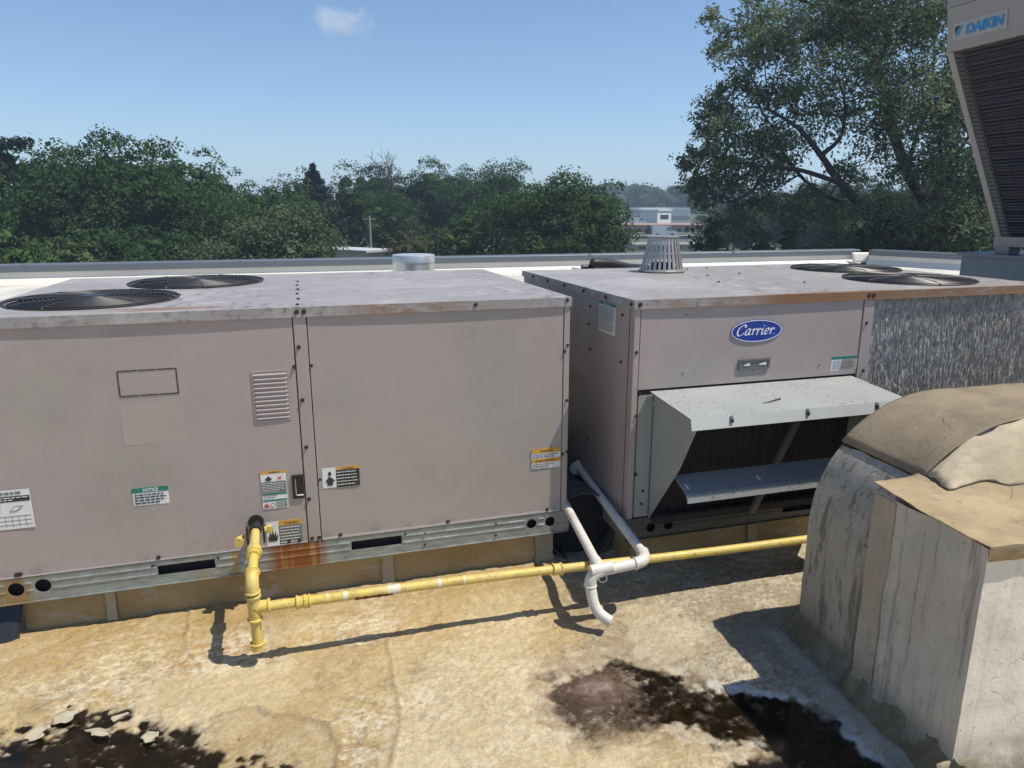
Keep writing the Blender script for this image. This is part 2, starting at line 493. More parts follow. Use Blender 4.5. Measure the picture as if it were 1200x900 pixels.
low = fbm(X * 1.6, Y * 1.6, 31, 3); midn = fbm(X * 7 + low * 2, Y * 9, 41, 4)
wr = 1 - np.abs(2 * fbm(X * 15 + midn * 1.5, Y * 24, 51, 3) - 1)            # wrinkle ridges
fine = fbm(X * 60, Y * 60, 61, 3)
H = -.022 + .030 * low + .009 * midn + .0058 * wr ** 2 + .0040 * fine + .018 * np.exp(-((Y - 2.66) / .10) ** 2) * sstep(1.2, 1.0, X)
lapA = line_d(X + wob * .04, Y + wob * .04, gp((250, 842), (300, 833), (345, 838), (388, 848), (398, 870), (392, 915)))
lapB = line_d(X + wob * .03, Y + wob * .03, gp((452, 745), (462, 800), (470, 845), (455, 905)))
lapC = line_d(X + wob * .05, Y, gp((225, 712), (222, 760), (235, 790)))
for lp, hgt in ((lapA, .008), (lapB, .006), (lapC, .007)): H += hgt * sstep(.016, 0, lp)
m1 = sstep(.13, -.06, sd1); m2 = sstep(.12, -.06, sd2)
H = H * (1 - m1) + m1 * (-.0120 + .0050 * sstep(1.12, .82, X + wob * .3) + .008 * wob2 + .009 * (fbm(X * 60, Y * 60, 92, 4) - .5) + .004 * (fine - .5)) ; H = H * (1 - m2) + m2 * (-.0125 + .014 * wob2 + .010 * (fbm(X * 55, Y * 55, 93, 4) - .5) + .008 * (fine - .5))
mcx, mcy = gp((698, 806))[0]
mr = np.hypot((X - mcx) / 1.25, Y - mcy)
H += .020 * np.exp(-(mr / .085) ** 2) * (1 + .5 * wob)
# the membrane turns up at the two curbs
cantL = sstep(2.66, 2.87, Y + wob * .05) * sstep(1.12, 1.02, X)
cantR = sstep(2.52, 2.69, Y + wob * .05) * sstep(1.30, 1.38, X)
H += .022 * np.maximum(cantL, cantR) * (1 + wob * .6)
DUCT = np.array([1.667, 1.267]); ca, sa = math.cos(math.radians(-3)), math.sin(math.radians(-3))
def duct_w(x, y): return (DUCT[0] + x * ca - y * sa, DUCT[1] + x * sa + y * ca)
sdd = poly_sd(X, Y, [duct_w(-.06, -.05), duct_w(1.5, -.05), duct_w(1.5, .80), duct_w(-.02, .80)])
H += .020 * sstep(.06, 0, sdd + wob * .06)
def C(r, g, b): return np.array([r, g, b])
def cmix(c, f, k): return c * (1 - f[..., None]) + k * f[..., None]
c1 = fbm(X * 2.4, Y * 2.4, 71, 5); c2 = fbm(X * 6, Y * 7, 81, 5); c3 = fbm(X * 26, Y * 26, 91, 4); c4 = fbm(X * 95, Y * 95, 101, 2)
colr = np.zeros(X.shape + (3,)) + C(.455, .335, .155)
colr = cmix(colr, sstep(.42, .66, c1) * .8, C(.60, .485, .29))
colr = cmix(colr, sstep(.46, .64, c1 * .5 + c2 * .5 + .05 * wob) * sstep(.62, .45, c1) * .8, C(.355, .240, .095))
greyz = sstep(.75, 1.25, X + wob * .5) * sstep(1.55, 2.1, Y + .35 * X - .2)
colr = cmix(colr, greyz * .85, C(.29, .25, .175))
colr = cmix(colr, sstep(.50, .58, fbm(X * 34 + wr * 2, Y * 52, 95, 5)) * sstep(.38, .6, c2 + wob * .3) * (1 - .5 * greyz) * .42, C(.70, .63, .48))   # chalky residue
colr = cmix(colr, sstep(.54, .64, fbm(X * 20 + wr, Y * 34, 111, 5)) * .38, C(.33, .245, .135))
colr = cmix(colr, sstep(.72, .80, c4) * .55, C(.16, .12, .07))
colr = cmix(colr, sstep(.50, .64, fbm(X * 3.2, Y * 9, 121, 5)) * sstep(2.05, 2.7, Y) * .75 * (1 - greyz), C(.42, .27, .11))      # ochre runs near the curb
near1 = np.exp(-np.clip(sd1, 0, 1) / .09)
colr = cmix(colr, near1 * sstep(.42, .6, c3) * sstep(.55, .95, X) * .7, C(.56, .53, .46))
colr = cmix(colr, np.maximum(sstep(.05, .03, sd1 + (c3 - .5) * .12), sstep(.045, .02, sd2 + (c3 - .5) * .12)) * .40, C(.22, .16, .085))
rings = (np.sin(sd1 * 210 + c2 * 5) * .5 + .5) * sstep(.11, .0, sd1) * sstep(-.01, .01, sd1)
colr = cmix(colr, rings * .35, C(.25, .19, .12))
vein = 1 - np.abs(2 * fbm(X * 12 + .8 * c2, Y * 19 + .8 * c1, 151, 5, .62) - 1)
vein2 = 1 - np.abs(2 * fbm(X * 33 + wob, Y * 46, 161, 4, .6) - 1)
vm = sstep(.36, .58, fbm(X * 3.1, Y * 3.6, 171, 4))
colr = cmix(colr, sstep(.80, .97, vein) * vm * .60 * (1 - .5 * greyz), C(.74, .66, .49))
colr = cmix(colr, sstep(.84, .97, vein2) * (.35 + .65 * vm) * .42, C(.72, .65, .50))
colr = cmix(colr, sstep(.80, .96, 1 - np.abs(2 * fbm(X * 27, Y * 38 + wob, 181, 5, .65) - 1)) * sstep(.45, .62, c2) * .5, C(.25, .175, .085))
colr = cmix(colr, sstep(.70, .76, fbm(X * 75, Y * 75, 191, 3)) * .45, C(.17, .12, .06))
big = fbm(X * 1.3 + 4, Y * 1.5, 131, 4); big2 = fbm(X * 2.1, Y * 2.6 + 7, 141, 5)
colr = cmix(colr, sstep(.50, .53, big + wob2 * .03) * .42 * (1 - greyz), C(.50, .365, .165))                         # yellow-tan washes with a soft outline
colr = cmix(colr, sstep(.014, .0, np.abs(big - .512 + wob2 * .03)) * .40 * (1 - greyz), C(.30, .21, .10))
colr = cmix(colr, sstep(.53, .56, big2 + wob2 * .03) * .40, C(.62, .52, .33))
colr = cmix(colr, sstep(.010, .0, np.abs(big2 - .47 + wob2 * .02)) * .30, C(.32, .235, .125))
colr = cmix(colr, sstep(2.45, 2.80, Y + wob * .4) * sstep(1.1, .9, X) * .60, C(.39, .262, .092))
slud = poly_sd(X, Y, gp((645, 815), (662, 790), (715, 765), (780, 790), (800, 830), (750, 850), (690, 862), (655, 846))) + wob * .12
colr = cmix(colr, sstep(.02, -.02, slud + (c3 - .5) * .14 + (c2 - .5) * .16) * (.72 + .28 * sstep(.35, .6, c3)), C(.060, .033, .022))
colr = cmix(colr, sstep(.09, .06, slud + (c3 - .5) * .20) * (1 - sstep(.02, -.02, slud)) * .40, C(.22, .145, .09))
colr = cmix(colr, sstep(.02, -.05, slud) * sstep(.56, .66, c1) * .35, C(.22, .17, .15))
colr = cmix(colr, sstep(.03, -.03, sd1 + (c3 - .5) * .08) * (.92 - .25 * sstep(1.0, .8, X)), C(.050, .028, .015))
colr = cmix(colr, sstep(.03, -.02, sd2 + (c3 - .5) * .08), C(.060, .042, .018))
mtop = sstep(.13, .02, mr + (c3 - .5) * .10)
colr = cmix(colr, mtop * .75, C(.150, .082, .058)); colr = cmix(colr, sstep(.06, .01, mr + (c3 - .5) * .08) * .5, C(.30, .25, .215))
emer = sstep(-.0082, -.0060, H) * np.maximum(sstep(.02, -.03, sd1) * sstep(.95, 1.12, X), sstep(.02, -.03, sd2) * .8)
colr = cmix(colr, emer * sstep(.40, .55, c4 * .5 + c3 * .5) * .9, C(.52, .45, .32))
saltR = sstep(.035, .012, np.abs(sd1 - .012)) * sstep(1.2, 1.35, X) * sstep(.4, .5, c3 + wob)
colr = cmix(colr, saltR * .9, C(.66, .64, .58))
colr = cmix(colr, sstep(.014, .003, lapA + wob2 * .006) * .6, C(.30, .21, .11)); colr = cmix(colr, sstep(.010, .002, lapB + wob2 * .006) * .45, C(.28, .20, .11))
patchA = poly_sd(X, Y, gp((250, 842), (300, 833), (345, 838), (388, 848), (398, 870), (392, 915), (220, 930)))
colr = cmix(colr, sstep(.0, -.02, patchA + wob * .03) * .45, C(.36, .26, .13))
colr = cmix(colr, sstep(.12, .02, sdd + wob * .1) * .7, C(.30, .285, .25))
colr = cmix(colr, sstep(4.0, 4.6, Y + wob), C(.5, .49, .45))
mm = N('roof_coating'); v_ = mm.coord()
att = mm.n('ShaderNodeAttribute', attribute_name='albedo')
fn = mm.noise(v_, 95, 6, .75, .6); fm = mm.noise(mm.coord((1, 1.6, 1)), 26, 8, .75, .8)
cc = mm.mix(mm.ramp(fn, .48, .64, 0, .48), att.outputs['Color'], mm.mix(.55, att.outputs['Color'], (.03, .02, .01)))
cc = mm.mix(mm.ramp(fm, .54, .65, 0, .30), cc, mm.mix(.6, att.outputs['Color'], (.75, .70, .58)))
mm.base(cc); mm.rough(mm.math('MULTIPLY', mm.ramp(fm, .3, .7, .55, .85), mm.ramp(att.outputs['Alpha'], 0, 1, .32, 1))); mm.bump(mm.math('ADD', mm.math('MULTIPLY', fm, .7), mm.math('MULTIPLY', fn, .4)), .9, .010)
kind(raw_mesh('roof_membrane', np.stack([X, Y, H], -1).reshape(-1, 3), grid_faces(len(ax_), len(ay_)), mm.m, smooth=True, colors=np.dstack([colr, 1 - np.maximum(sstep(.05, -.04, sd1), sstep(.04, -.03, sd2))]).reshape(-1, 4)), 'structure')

def ground_z(x, y):
    i = np.clip(np.searchsorted(ax_, x), 0, len(ax_) - 1); j = np.clip(np.searchsorted(ay_, y), 0, len(ay_) - 1); return float(H[j, i])
wm = N('murky_water'); v_ = wm.coord()
wm.base(wm.mix(wm.ramp(wm.noise(v_, 14, 6, .7), .45, .65), (.008, .006, .003), (.022, .014, .006)))
wm.rough(wm.ramp(wm.noise(v_, 9, 4, .6), .4, .7, .04, .16)); wm.b.inputs['IOR'].default_value = 1.33
wm.bump(wm.noise(v_, 30, 3, .5), .05, .003)
wd_ = wm.n('ShaderNodeAttribute', attribute_name='albedo'); tr_ = wm.n('ShaderNodeBsdfTransparent'); mx_ = wm.n('ShaderNodeMixShader')
wm.l(wm.ramp(wd_.outputs['Fac'], 0.0, 1.0), mx_.inputs['Fac']); wm.l(tr_.outputs[0], mx_.inputs[1]); wm.l(wm.b.outputs[0], mx_.inputs[2]); wm.l(mx_.outputs[0], wm.o.inputs['Surface'])
def puddle(poly, z, sd):
    """water sheet over the basin; its murk deepens with the depth of the water"""
    near = sd < .16
    js, is_ = np.where(near); j0, j1, i0, i1 = js.min(), js.max() + 1, is_.min(), is_.max() + 1
    xs_, ys_, hs_ = X[j0:j1, i0:i1], Y[j0:j1, i0:i1], H[j0:j1, i0:i1]
    dep = np.clip((z - hs_) / .0060, 0, 1) ** .8
    F_ = grid_faces(i1 - i0, j1 - j0)
    keep = near[j0:j1, i0:i1].ravel()[F_].all(1) & (hs_.ravel()[F_].min(1) < z + .001)
    F_ = F_[keep]; used, inv = np.unique(F_, return_inverse=True)
    V_ = np.stack([xs_, ys_, np.full(xs_.shape, z)], -1).reshape(-1, 3)[used]
    return kind(raw_mesh('puddle', V_, inv.reshape(-1, 4), wm.m, colors=np.repeat(dep.ravel()[used][:, None], 3, 1)), 'structure')
puddle(pud1, -.0080, sd1); puddle(pud2, -.0075, sd2)

# white peeled scraps of coating lying by the left puddle
scrapmat = plain('peeled_coating', (.44, .385, .275), .6, 0, .15, 30)
scr = [((215, 857), (262, 843), (272, 862), (228, 866), 'long white curled coating scrap at the dark puddle edge'),
       ((300, 855), (395, 862), (398, 872), (345, 864), 'white folded coating scrap lying in the dark puddle')]
scr = [((60, 842), (88, 834), (92, 842), (70, 850), 'long white curled coating scrap at the upper edge of the left puddle'),
       ((98, 855), (128, 858), (134, 864), (112, 862), 'white folded coating scrap lying inside the left puddle'),
       ((30, 862), (52, 852), (56, 860), (36, 870), 'cream coating scrap nearest the left frame edge beside the puddle'),
       ((166, 862), (182, 860), (186, 868), (170, 872), 'small cream coating flake on the right part of the left puddle'),
       ((128, 842), (148, 838), (146, 842), (130, 848), 'thin brown-edged coating strip just above the left puddle')]
for a, b, c, d, lab in scr:
    P4 = [on_z(u, v, .004) for u, v in (a, b, c, d)]; cP = sum(P4) / 4; P4 = [cP + (p - cP) * q for p, q in zip(P4, (1.15, 1.1, 1.2, 1.05))]
    zc = max(.004, ground_z(np.mean([p[0] for p in P4]), np.mean([p[1] for p in P4]))) + .004
    n = 9; mb = MB(); vs = []
    for j in range(n):
        for i in range(n):
            s, t = i / (n - 1), j / (n - 1)
            tt_ = .5 + (t - .5) * (.25 + .95 * math.sin(math.pi * min(.97, s + .08))); p = (P4[0] * (1 - s) + P4[1] * s) * (1 - tt_) + (P4[3] * (1 - s) + P4[2] * s) * tt_
            jx = mnoise.noise(Vector((p[0] * 40, p[1] * 40, 3))) * .018
            vs.append((p[0] + jx, p[1] + jx * .6, zc - .003 + .012 * (t - .5) ** 2 * 4 * s + .005 * mnoise.noise(Vector((p[0] * 25, p[1] * 25, 1)))))
    mb.add(vs, [(j * n + i, j * n + i + 1, (j + 1) * n + i + 1, (j + 1) * n + i) for j in range(n - 1) for i in range(n - 1)])
    o = mb.build('coating_scrap', scrapmat, smooth=True, ang=80)
    sm = o.modifiers.new('thick', 'SOLIDIFY'); sm.thickness = .0012
    tag(o, lab, 'scrap', 'peeled coating scraps by the left puddle')

# =================================================================== CURBS
def curb_mat(name):
    m = N(name); v = m.coord()
    a = m.noise(v, 2.6, 5, .6); b = m.noise(m.coord((3, 1, 9)), 2.4, 6, .7); d = m.noise(v, 30, 5, .7)
    cc = m.mix(m.ramp(a, .35, .65), (.30, .205, .085), (.37, .275, .135))
    cc = m.mix(m.ramp(b, .57, .63, 0, .7), cc, (.36, .32, .24))
    cc = m.mix(m.ramp(d, .6, .7, 0, .4), cc, (.09, .06, .03))
    m.base(cc); m.rough(.6); m.bump(m.math('ADD', d, m.math('MULTIPLY', b, 2)), .3, .006); return m.m
M['curb'] = curb_mat('ochre_coated_curb')
M['curb_patch'] = plain('grey_patch_tape', (.34, .29, .20), .6, 0, .3, 20)
def curb(x0, x1, y0, y1, label, seams):
    e = empty('roof_curb', ((x0 + x1) / 2, (y0 + y1) / 2, 0), label, 'curb', 'curbs carrying the rooftop units')
    n = 90; mb = MB(); vs = []
    for j, z in enumerate(np.linspace(-.02, .172, 8)):
        for i in range(n):
            x = x0 + (x1 - x0) * i / (n - 1)
            off = .006 * mnoise.noise(Vector((x * 6, z * 14, y0))) + .018 * (1 - j / 7) ** 2
            vs.append((x, y0 - off, z))
    mb.add(vs, [(j * n + i, j * n + i + 1, (j + 1) * n + i + 1, (j + 1) * n + i) for j in range(7) for i in range(n - 1)])
    mb.box(x0, x1, y0 + .006, y1, -.02, .172)
    mb.build('membrane_wrap', M['curb'], e, smooth=True)
    for sx, w, z0, z1 in seams:
        s = MB(); k = 8; vs = []
        for j in range(k):
            z = z0 + (z1 - z0) * j / (k - 1); jw = w * (1 + .25 * mnoise.noise(Vector((sx * 9, z * 40, 2))))
            yy = y0 - .010 - .018 * (1 - z / .172) ** 2
            vs += [(sx - jw / 2, yy, z), (sx + jw / 2, yy, z)]
        s.add(vs, [(2 * j, 2 * j + 1, 2 * j + 3, 2 * j + 2) for j in range(k - 1)])
        s.build('seam_patch', M['curb_patch'], e)
    return e
curb(-1.10, 1.045, 2.865, 4.28, 'ochre membrane-wrapped curb under the unit with the louvre vent', [(-.80, .035, .03, .165), (.28, .05, .02, .165), (1.00, .085, .01, .168)])
curb(1.36, 3.52, 2.70, 4.10, 'shaded brown curb under the unit with the intake hood', [(2.0, .05, .02, .165)])

# =================================================================== ROOFTOP UNITS
LX0, LX1, LY0, LY1 = -1.17, 1.09, 2.81, 4.34
RX0, RX1, RY0, RY1 = 1.307, 3.575, 2.637, 4.17
ZT, ZP0, ZP1, ZR = 1.243, .275, 1.212, .175

def panel_sheet(x0, x1, z0, z1, y, dish=.008, th=.012, holes=None):
    """slightly dished sheet-metal panel with turned edges; front looks to -Y"""
    nx, nz = 25, 17; vs = []
    for j in range(nz):
        for i in range(nx):
            s, t = i / (nx - 1), j / (nz - 1)
            w = (1 - (2 * s - 1) ** 2) * (1 - .55 * (2 * t - 1) ** 4) if 0 < j < nz else 0
            w2 = min(1, (min(s, 1 - s)) * 14) 
            off = dish * w + .0010 * mnoise.noise(Vector((x0 + s * 3.1, t * 2.7, y * 3))) * w2
            if i in (0, nx - 1) or j == 0: off = 0
            vs.append((x0 + (x1 - x0) * s, y + off, z0 + (z1 - z0) * t))
    mb = MB(); mb.add(vs, [(j * nx + i, j * nx + i + 1, (j + 1) * nx + i + 1, (j + 1) * nx + i) for j in range(nz - 1) for i in range(nx - 1)])
    # returns
    mb.quad((x0, y, z0), (x0, y, z1), (x0, y + th, z1), (x0, y + th, z0)); mb.quad((x1, y, z0), (x1, y + th, z0), (x1, y + th, z1), (x1, y, z1))
    mb.quad((x0, y, z0), (x0, y + th, z0), (x1, y + th, z0), (x1, y, z0)); mb.quad((x0, y, z1), (x1, y, z1), (x1, y + th, z1), (x0, y + th, z1))
    return mb
def screw(mb, p, ax, r=.0065):
    p = Vector(p); ax = Vector(ax)
    mb.cyl(p - ax * .001, ax, r * 1.25, .0022, 10); mb.cyl(p, ax, r * .8, .006, 6)
def lid(parent, x0, x1, y0, y1, fans, mat, over=.010):
    mb = MB(); a, b, c, d = x0 - .006, x1 + .006, y0 - over, y1 + over
    plate(mb, rect(a, b, c, d), [circ(fx, fy, .300, 48) for fx, fy in fans], .003, lambda x, y, t: (x, y, ZT - .003 + t))
    zl = ZT - .034
    mb.box(a, b, c, c + .003, zl, ZT - .0032); mb.box(a, b, d - .003, d, zl, ZT - .0032)
    mb.box(a, a + .003, c + .0032, d - .0032, zl, ZT - .0032); mb.box(b - .003, b, c + .0032, d - .0032, zl, ZT - .0032)
    mb.box(a, b, c - .003, c - .0002, zl - .004, zl + .004)                     # folded drip hem
    return mb.build('top_cover', mat, parent)
guard_me = [None]; blade_me = [None]
def fan(parent, fx, fy, droop=0.0):
    mb = MB()
    for i in range(17):
        r = .042 + i * .0168
        z = ZT + .019 - .008 * (i / 16) ** 2
        mb.ring((fx, fy, z), (0, 0, 1), r, .0022, 56, 4)
    mb.ring((fx, fy, ZT + .004), (0, 0, 1), .313, .004, 56, 5)
    for k in range(12):
        a = 2 * math.pi * k / 12 + .2; c, s = math.cos(a), math.sin(a)
        mb.tube([(fx + c * .045, fy + s * .045, ZT + .021), (fx + c * .27, fy + s * .27, ZT + .016), (fx + c * .315, fy + s * .315, ZT + .010), (fx + c * .320, fy + s * .320, ZT + .003)], .003, 5)
    mb.cyl((fx, fy, ZT + .016), (0, 0, 1), .05, .006, 20)
    g = mb.build('fan_guard', M['guard'], parent, smooth=True)
    for k in range(8):                                                            # clips round the rim
        a = 2 * math.pi * k / 8; c, s = math.cos(a), math.sin(a)
    sh = MB(); n = 40
    vs = []
    for z, r in ((ZT - .001, .3005), (ZT - .06, .3005), (ZT - .26, .3005)):
        vs += [(fx + r * math.cos(2 * math.pi * i / n), fy + r * math.sin(2 * math.pi * i / n), z) for i in range(n)]
    sh.add(vs, [(q * n + i, (q + 1) * n + i, (q + 1) * n + (i + 1) % n, q * n + (i + 1) % n) for q in range(2) for i in range(n)])
    sh.add([(fx + .3005 * math.cos(2 * math.pi * i / n), fy + .3005 * math.sin(2 * math.pi * i / n), ZT - .26) for i in range(n)], [tuple(range(n))])
    sh.build('fan_shroud', M['black'], g, smooth=True)
    hub = MB(); hub.cyl((fx, fy, ZT - .16), (0, 0, 1), .06, .09, 20)
    hub.build('fan_hub', M['black'], g, smooth=True)
    for k in range(4):
        bl = MB(); a0 = math.pi / 2 * k + .35; vs = []
        for q in range(5):
            r = .055 + q * .057
            for da, dz in ((-.30, -.035), (0, 0), (.30, .035)):
                aa = a0 + da * (1 - .1 * q); vs.append((fx + r * math.cos(aa), fy + r * math.sin(aa), ZT - .11 + dz))
        bl.add(vs, [(q * 3 + i, q * 3 + i + 1, q * 3 + i + 4, q * 3 + i + 3) for q in range(4) for i in range(2)])
        bl.build('fan_blade', M['black'], g, smooth=True)
    return g
def shell(parent, x0, x1, y0, y1):
    """dark closed body behind the panels, plus plain back and end panels"""
    mb = MB(); mb.box(x0 + .03, x1 - .03, y0 + .03, y1 - .01, ZR + .01, ZT - .30)
    mb.build('inner_body', M['dark'], parent)
def rail(parent, x0, x1, y, holes, slots, mat, side=None):
    mb = MB(); h = [circ(a, b, r, 24) for a, b, r in holes] + [rect(*s) for s in slots]
    plate(mb, rect(x0, x1, ZR, ZP0 - .003), h, .003, lambda a, b, t: (a, y - t, b))
    for z, rr_ in ((ZP0 - .028, .004), (ZP0 - .058, .004)):                        # rolled ribs, broken at the openings
        cuts = sorted([(a - r - .006, a + r + .006) for a, b, r in holes if abs(b - z) < r + .006] + [(s[0] - .006, s[1] + .006) for s in slots if s[2] - .008 < z < s[3] + .008])
        xs = x0 + .006
        for a, b in cuts + [(x1 - .006, x1)]:
            if a - xs > .02 and z > 0: mb.prism([(y - .0028, z - .006), (y - .0055, z - .002), (y - .0055, z + .002), (y - .0028, z + .006)], 'x', xs, a)
            xs = b
    mb.box(x0, x1, y - .010, y + .02, ZR - .004, ZR - .0004)
    o = mb.build('base_rail', mat, parent)
    inn = MB()
    inn.quad((x0 + .02, y + .045, ZR), (x1 - .02, y + .045, ZR), (x1 - .02, y + .045, ZP0 - .01), (x0 + .02, y + .045, ZP0 - .01))
    inn.build('rail_cavity', M['dark'], o)
    return o

# -------- left unit
U1 = empty('rooftop_unit', ((LX0 + LX1) / 2, (LY0 + LY1) / 2, ZR), 'beige-grey rooftop air conditioner with plain panels, louvre vent and gas connection', 'air conditioner', 'packaged rooftop air conditioners')
shell(U1, LX0, LX1, LY0, LY1)
lidL = lid_mat('scuffed_top_left', [(-.62, -.28, LY0 + .04 - (LY0 + LY1) / 2, LY0 + .13 - (LY0 + LY1) / 2, .3), (.25, .72, LY0 - .02 - (LY0 + LY1) / 2, LY0 + .008 - (LY0 + LY1) / 2, .1)])
lid(U1, LX0, LX1, LY0, LY1, [(-.81, 3.26), (-.50, 3.93)], lidL, .0055)
fan(U1, -.81, 3.26); fan(U1, -.50, 3.93)
panel_sheet(LX0 + .03, -.042, ZP0, ZP1, LY0, .0035).build('access_panel', M['panel'], U1, smooth=True)
o = panel_sheet(.014, 1.060, ZP0, ZP1, LY0, .0035).build('access_panel', M['panel'], U1, smooth=True)
def post(parent, x0, x1, y, z0=ZP0, z1=ZP1, mat=None, name='corner_post', yd=.03):
    mb = MB(); mb.box(x0, x1, y, y + yd, z0, z1); return mb.build(name, mat or M['paint'], parent, bevel=.002)
post(U1, -.038, .010, LY0 - .002, name='centre_post'); post(U1, 1.064, LX1, LY0 - .002); post(U1, LX0, LX0 + .026, LY0 - .002)
mb = MB(); mb.box(LX0, LX0 + .012, LY0 + .03, LY1, ZP0, ZP1); mb.build('end_panel', M['paint'], U1)
mb = MB(); mb.box(LX1 - .012, LX1, LY0 + .03, LY1, ZP0, ZP1); mb.build('end_panel', plain('darkened_end_panel', (.13, .12, .115), .7), U1)  # hidden end panel, colour darkened to deepen the shade in the gap
mb = MB(); mb.box(LX0 + .014, LX1 - .014, LY1 - .012, LY1, ZP0, ZP1); mb.build('back_panel', M['paint'], U1)
ho = [(on_y(19, 692, LY0)[0], .228, .027), (on_y(51, 689, LY0)[0], .231, .027), (on_y(623, 614, LY0)[0], .228, .023), (on_y(644.5, 612, LY0)[0], .228, .023)]
s1, s2 = on_y(185, 668, LY0)[0], on_y(253, 668, LY0)[0]; s3, s4 = on_y(412, 639, LY0)[0], on_y(471, 639, LY0)[0]
cx = (LX0 + LX1) / 2
railL = galv('galvanised_rail_left', [(-.19 - cx, .02 - cx, .03, .75, (.24, .085, .022)), (-.32 - cx, .00 - cx, .06, .15, (.34, .22, .09)), (-.48 - cx, -.30 - cx, .04, .1, (.36, .27, .12)), (-1.2 - cx, -1.02 - cx, .05, .4, (.30, .21, .10))])
rail(U1, LX0, LX1 + .004, LY0 + .003, ho, [(s1, s2, .212, .252), (s3, s4, .212, .252)], railL)
mb = MB(); mb.box(LX1 + .0045, LX1 + .012, LY0 - .004, LY0 + .035, ZR, ZP0); mb.box(LX1 + .0045, LX1 + .008, LY0 + .036, LY1, ZR, ZP0); mb.box(LX0, LX1 - .02, LY1 - .004, LY1, ZR, ZP0 - .004)
mb.build('rail_corner', M['galv'], U1)
# bare bracket along the foot of the right-hand panel
mb = MB(); mb.box(.016, 1.058, LY0 - .0028, LY0 - .0006, ZP0 + .0005, ZP0 + .010); mb.box(LX0 + .03, -.044, LY0 - .0028, LY0 - .0006, ZP0 + .0005, ZP0 + .005)
mb.build('panel_hem', plain('pale_panel_hem', (.46, .42, .40), .5), U1)
# louvre vent
vx0, vz1 = on_y(296, 437, LY0)[0], on_y(296, 437, LY0)[2]; vx1, vz0 = on_y(340, 490, LY0)[0], on_y(340, 490, LY0)[2]
yv = LY0 + .0045
mb = MB(); plate(mb, rect(vx0 - .006, vx1 + .006, vz0 - .006, vz1 + .006), [rect(vx0, vx1, vz0, vz1)], .006, lambda a, b, t: (a, yv - t, b))
mb.quad((vx0, yv + .002, vz0), (vx1, yv + .002, vz0), (vx1, yv + .002, vz1), (vx0, yv + .002, vz1))
lv = mb.build('louvre_vent', M['paint'], U1)
ns = 11; hh = (vz1 - vz0) / ns; sl0 = None
for i in range(ns):
    z = vz0 + i * hh
    if sl0 is None:
        mb = MB(); mb.prism([(yv + .001, z + hh * .98), (yv - .009, z + hh * .42), (yv - .0095, z + hh * .30), (yv - .007, z + hh * .30), (yv + .001, z + hh * .80)], 'x', vx0 + .001, vx1 - .001)
        sl0 = mb.build('slat', M['paint'], lv)
    else:
        s = sl0.copy(); col.objects.link(s); s.parent = lv; s.location = (0, 0, i * hh)
# knock-out outline on the left panel
px0, pz1 = on_y(136, 434, LY0)[0], on_y(172, 433, LY0)[2]; px1, pz0 = on_y(210, 462, LY0)[0], on_y(172, 463.5, LY0)[2]
mb = MB(); t = .0034; yk = LY0 + .0045
for a, b, c, d in ((px0, px1, pz0, pz0 + t), (px0, px1, pz1 - t, pz1), (px0, px0 + t, pz0, pz1), (px1 - t, px1, pz0, pz1)):
    n = 3; L = max(b - a, d - c)
    for k in range(n):
        if b - a > d - c: mb.box(a + (b - a) * k / n + .003, a + (b - a) * (k + 1) / n - .001, yk - .0030, yk + .006, c, d)
        elif k < 2: mb.box(a, b, yk - .0030, yk + .006, c + (d - c) * k / 2 + .002, c + (d - c) * (k + 1) / 2 - .002)
mb.build('knockout_slot', M['gap'], U1)
# faint residue of an old label
gx0, gz1 = on_y(139, 472, LY0)[0], on_y(139, 472, LY0)[2]; gx1, gz0 = on_y(221, 515, LY0)[0], on_y(221, 515, LY0)[2]
def dish_y(x, z, x0, x1, dish): 
    s = 2 * (x - x0) / (x1 - x0) - 1; t = 2 * (z - ZP0) / (ZP1 - ZP0) - 1
    return LY0 + dish * (1 - s * s) * (1 - .55 * t ** 4)
def sticker_front(u0, v0, u1, v1, base='white', xr=None, dish=.0, yy=None, sink=-.0008):
    y = LY0 if yy is None else yy
    a = on_y(u0, v0, y); b = on_y(u1, v1, y)
    if xr: 
        y = min(dish_y(a[0], (a[2] + b[2]) / 2, *xr, dish), dish_y(b[0], (a[2] + b[2]) / 2, *xr, dish)) + sink
    return Sticker(frame_front(a[0], b[2], y), b[0] - a[0], a[2] - b[2], base)
pL = (LX0 + .03, -.042); pR = (.014, 1.060)
s = sticker_front(139, 474, 219, 517, 'ghost', pL, .0035, sink=.0004)
s.build('label_residue', U1)
# stickers, left panel
s = sticker_front(-28, 578, 42, 617, 'white', pL, .0035)
s.r(.02, .70, .98, .84, 'print').lines(.05, .86, .95, .98, 1, 'greyprint', .5).lines(.05, .72, .95, .83, 2, 'white', .35)
for k in range(7): s.r(.06 + k * .13, .05, .066 + k * .13, .34, 'greyprint'); 
for k in range(3): s.r(.04, .10 + k * .11, .96, .112 + k * .11, 'greyprint')
s.poly([(.55, .46), (.68, .58), (.84, .58), (.71, .46)], 'greyprint'); s.poly([(.58, .475), (.685, .565), (.80, .565), (.695, .475)], 'white', 3)
s.lines(.05, .40, .42, .66, 3, 'greyprint', .3)
s.build('wiring_label', U1)
s = sticker_front(154, 573, 199, 589.5, 'white', pL, .0035)
s.r(0, .72, 1, 1, 'green').txt('NOTICE', .30, .77, .24, 'white', 2, .42, .0004).lines(.05, .06, .93, .68, 4, 'print', .42)
s.build('notice_sticker', U1)
s = sticker_front(304.5, 553, 338, 594, 'white', pL, .0035)
s.r(0, .93, 1, 1, 'orange').txt('WARNING', .33, .94, .06, 'print', 2, .42)
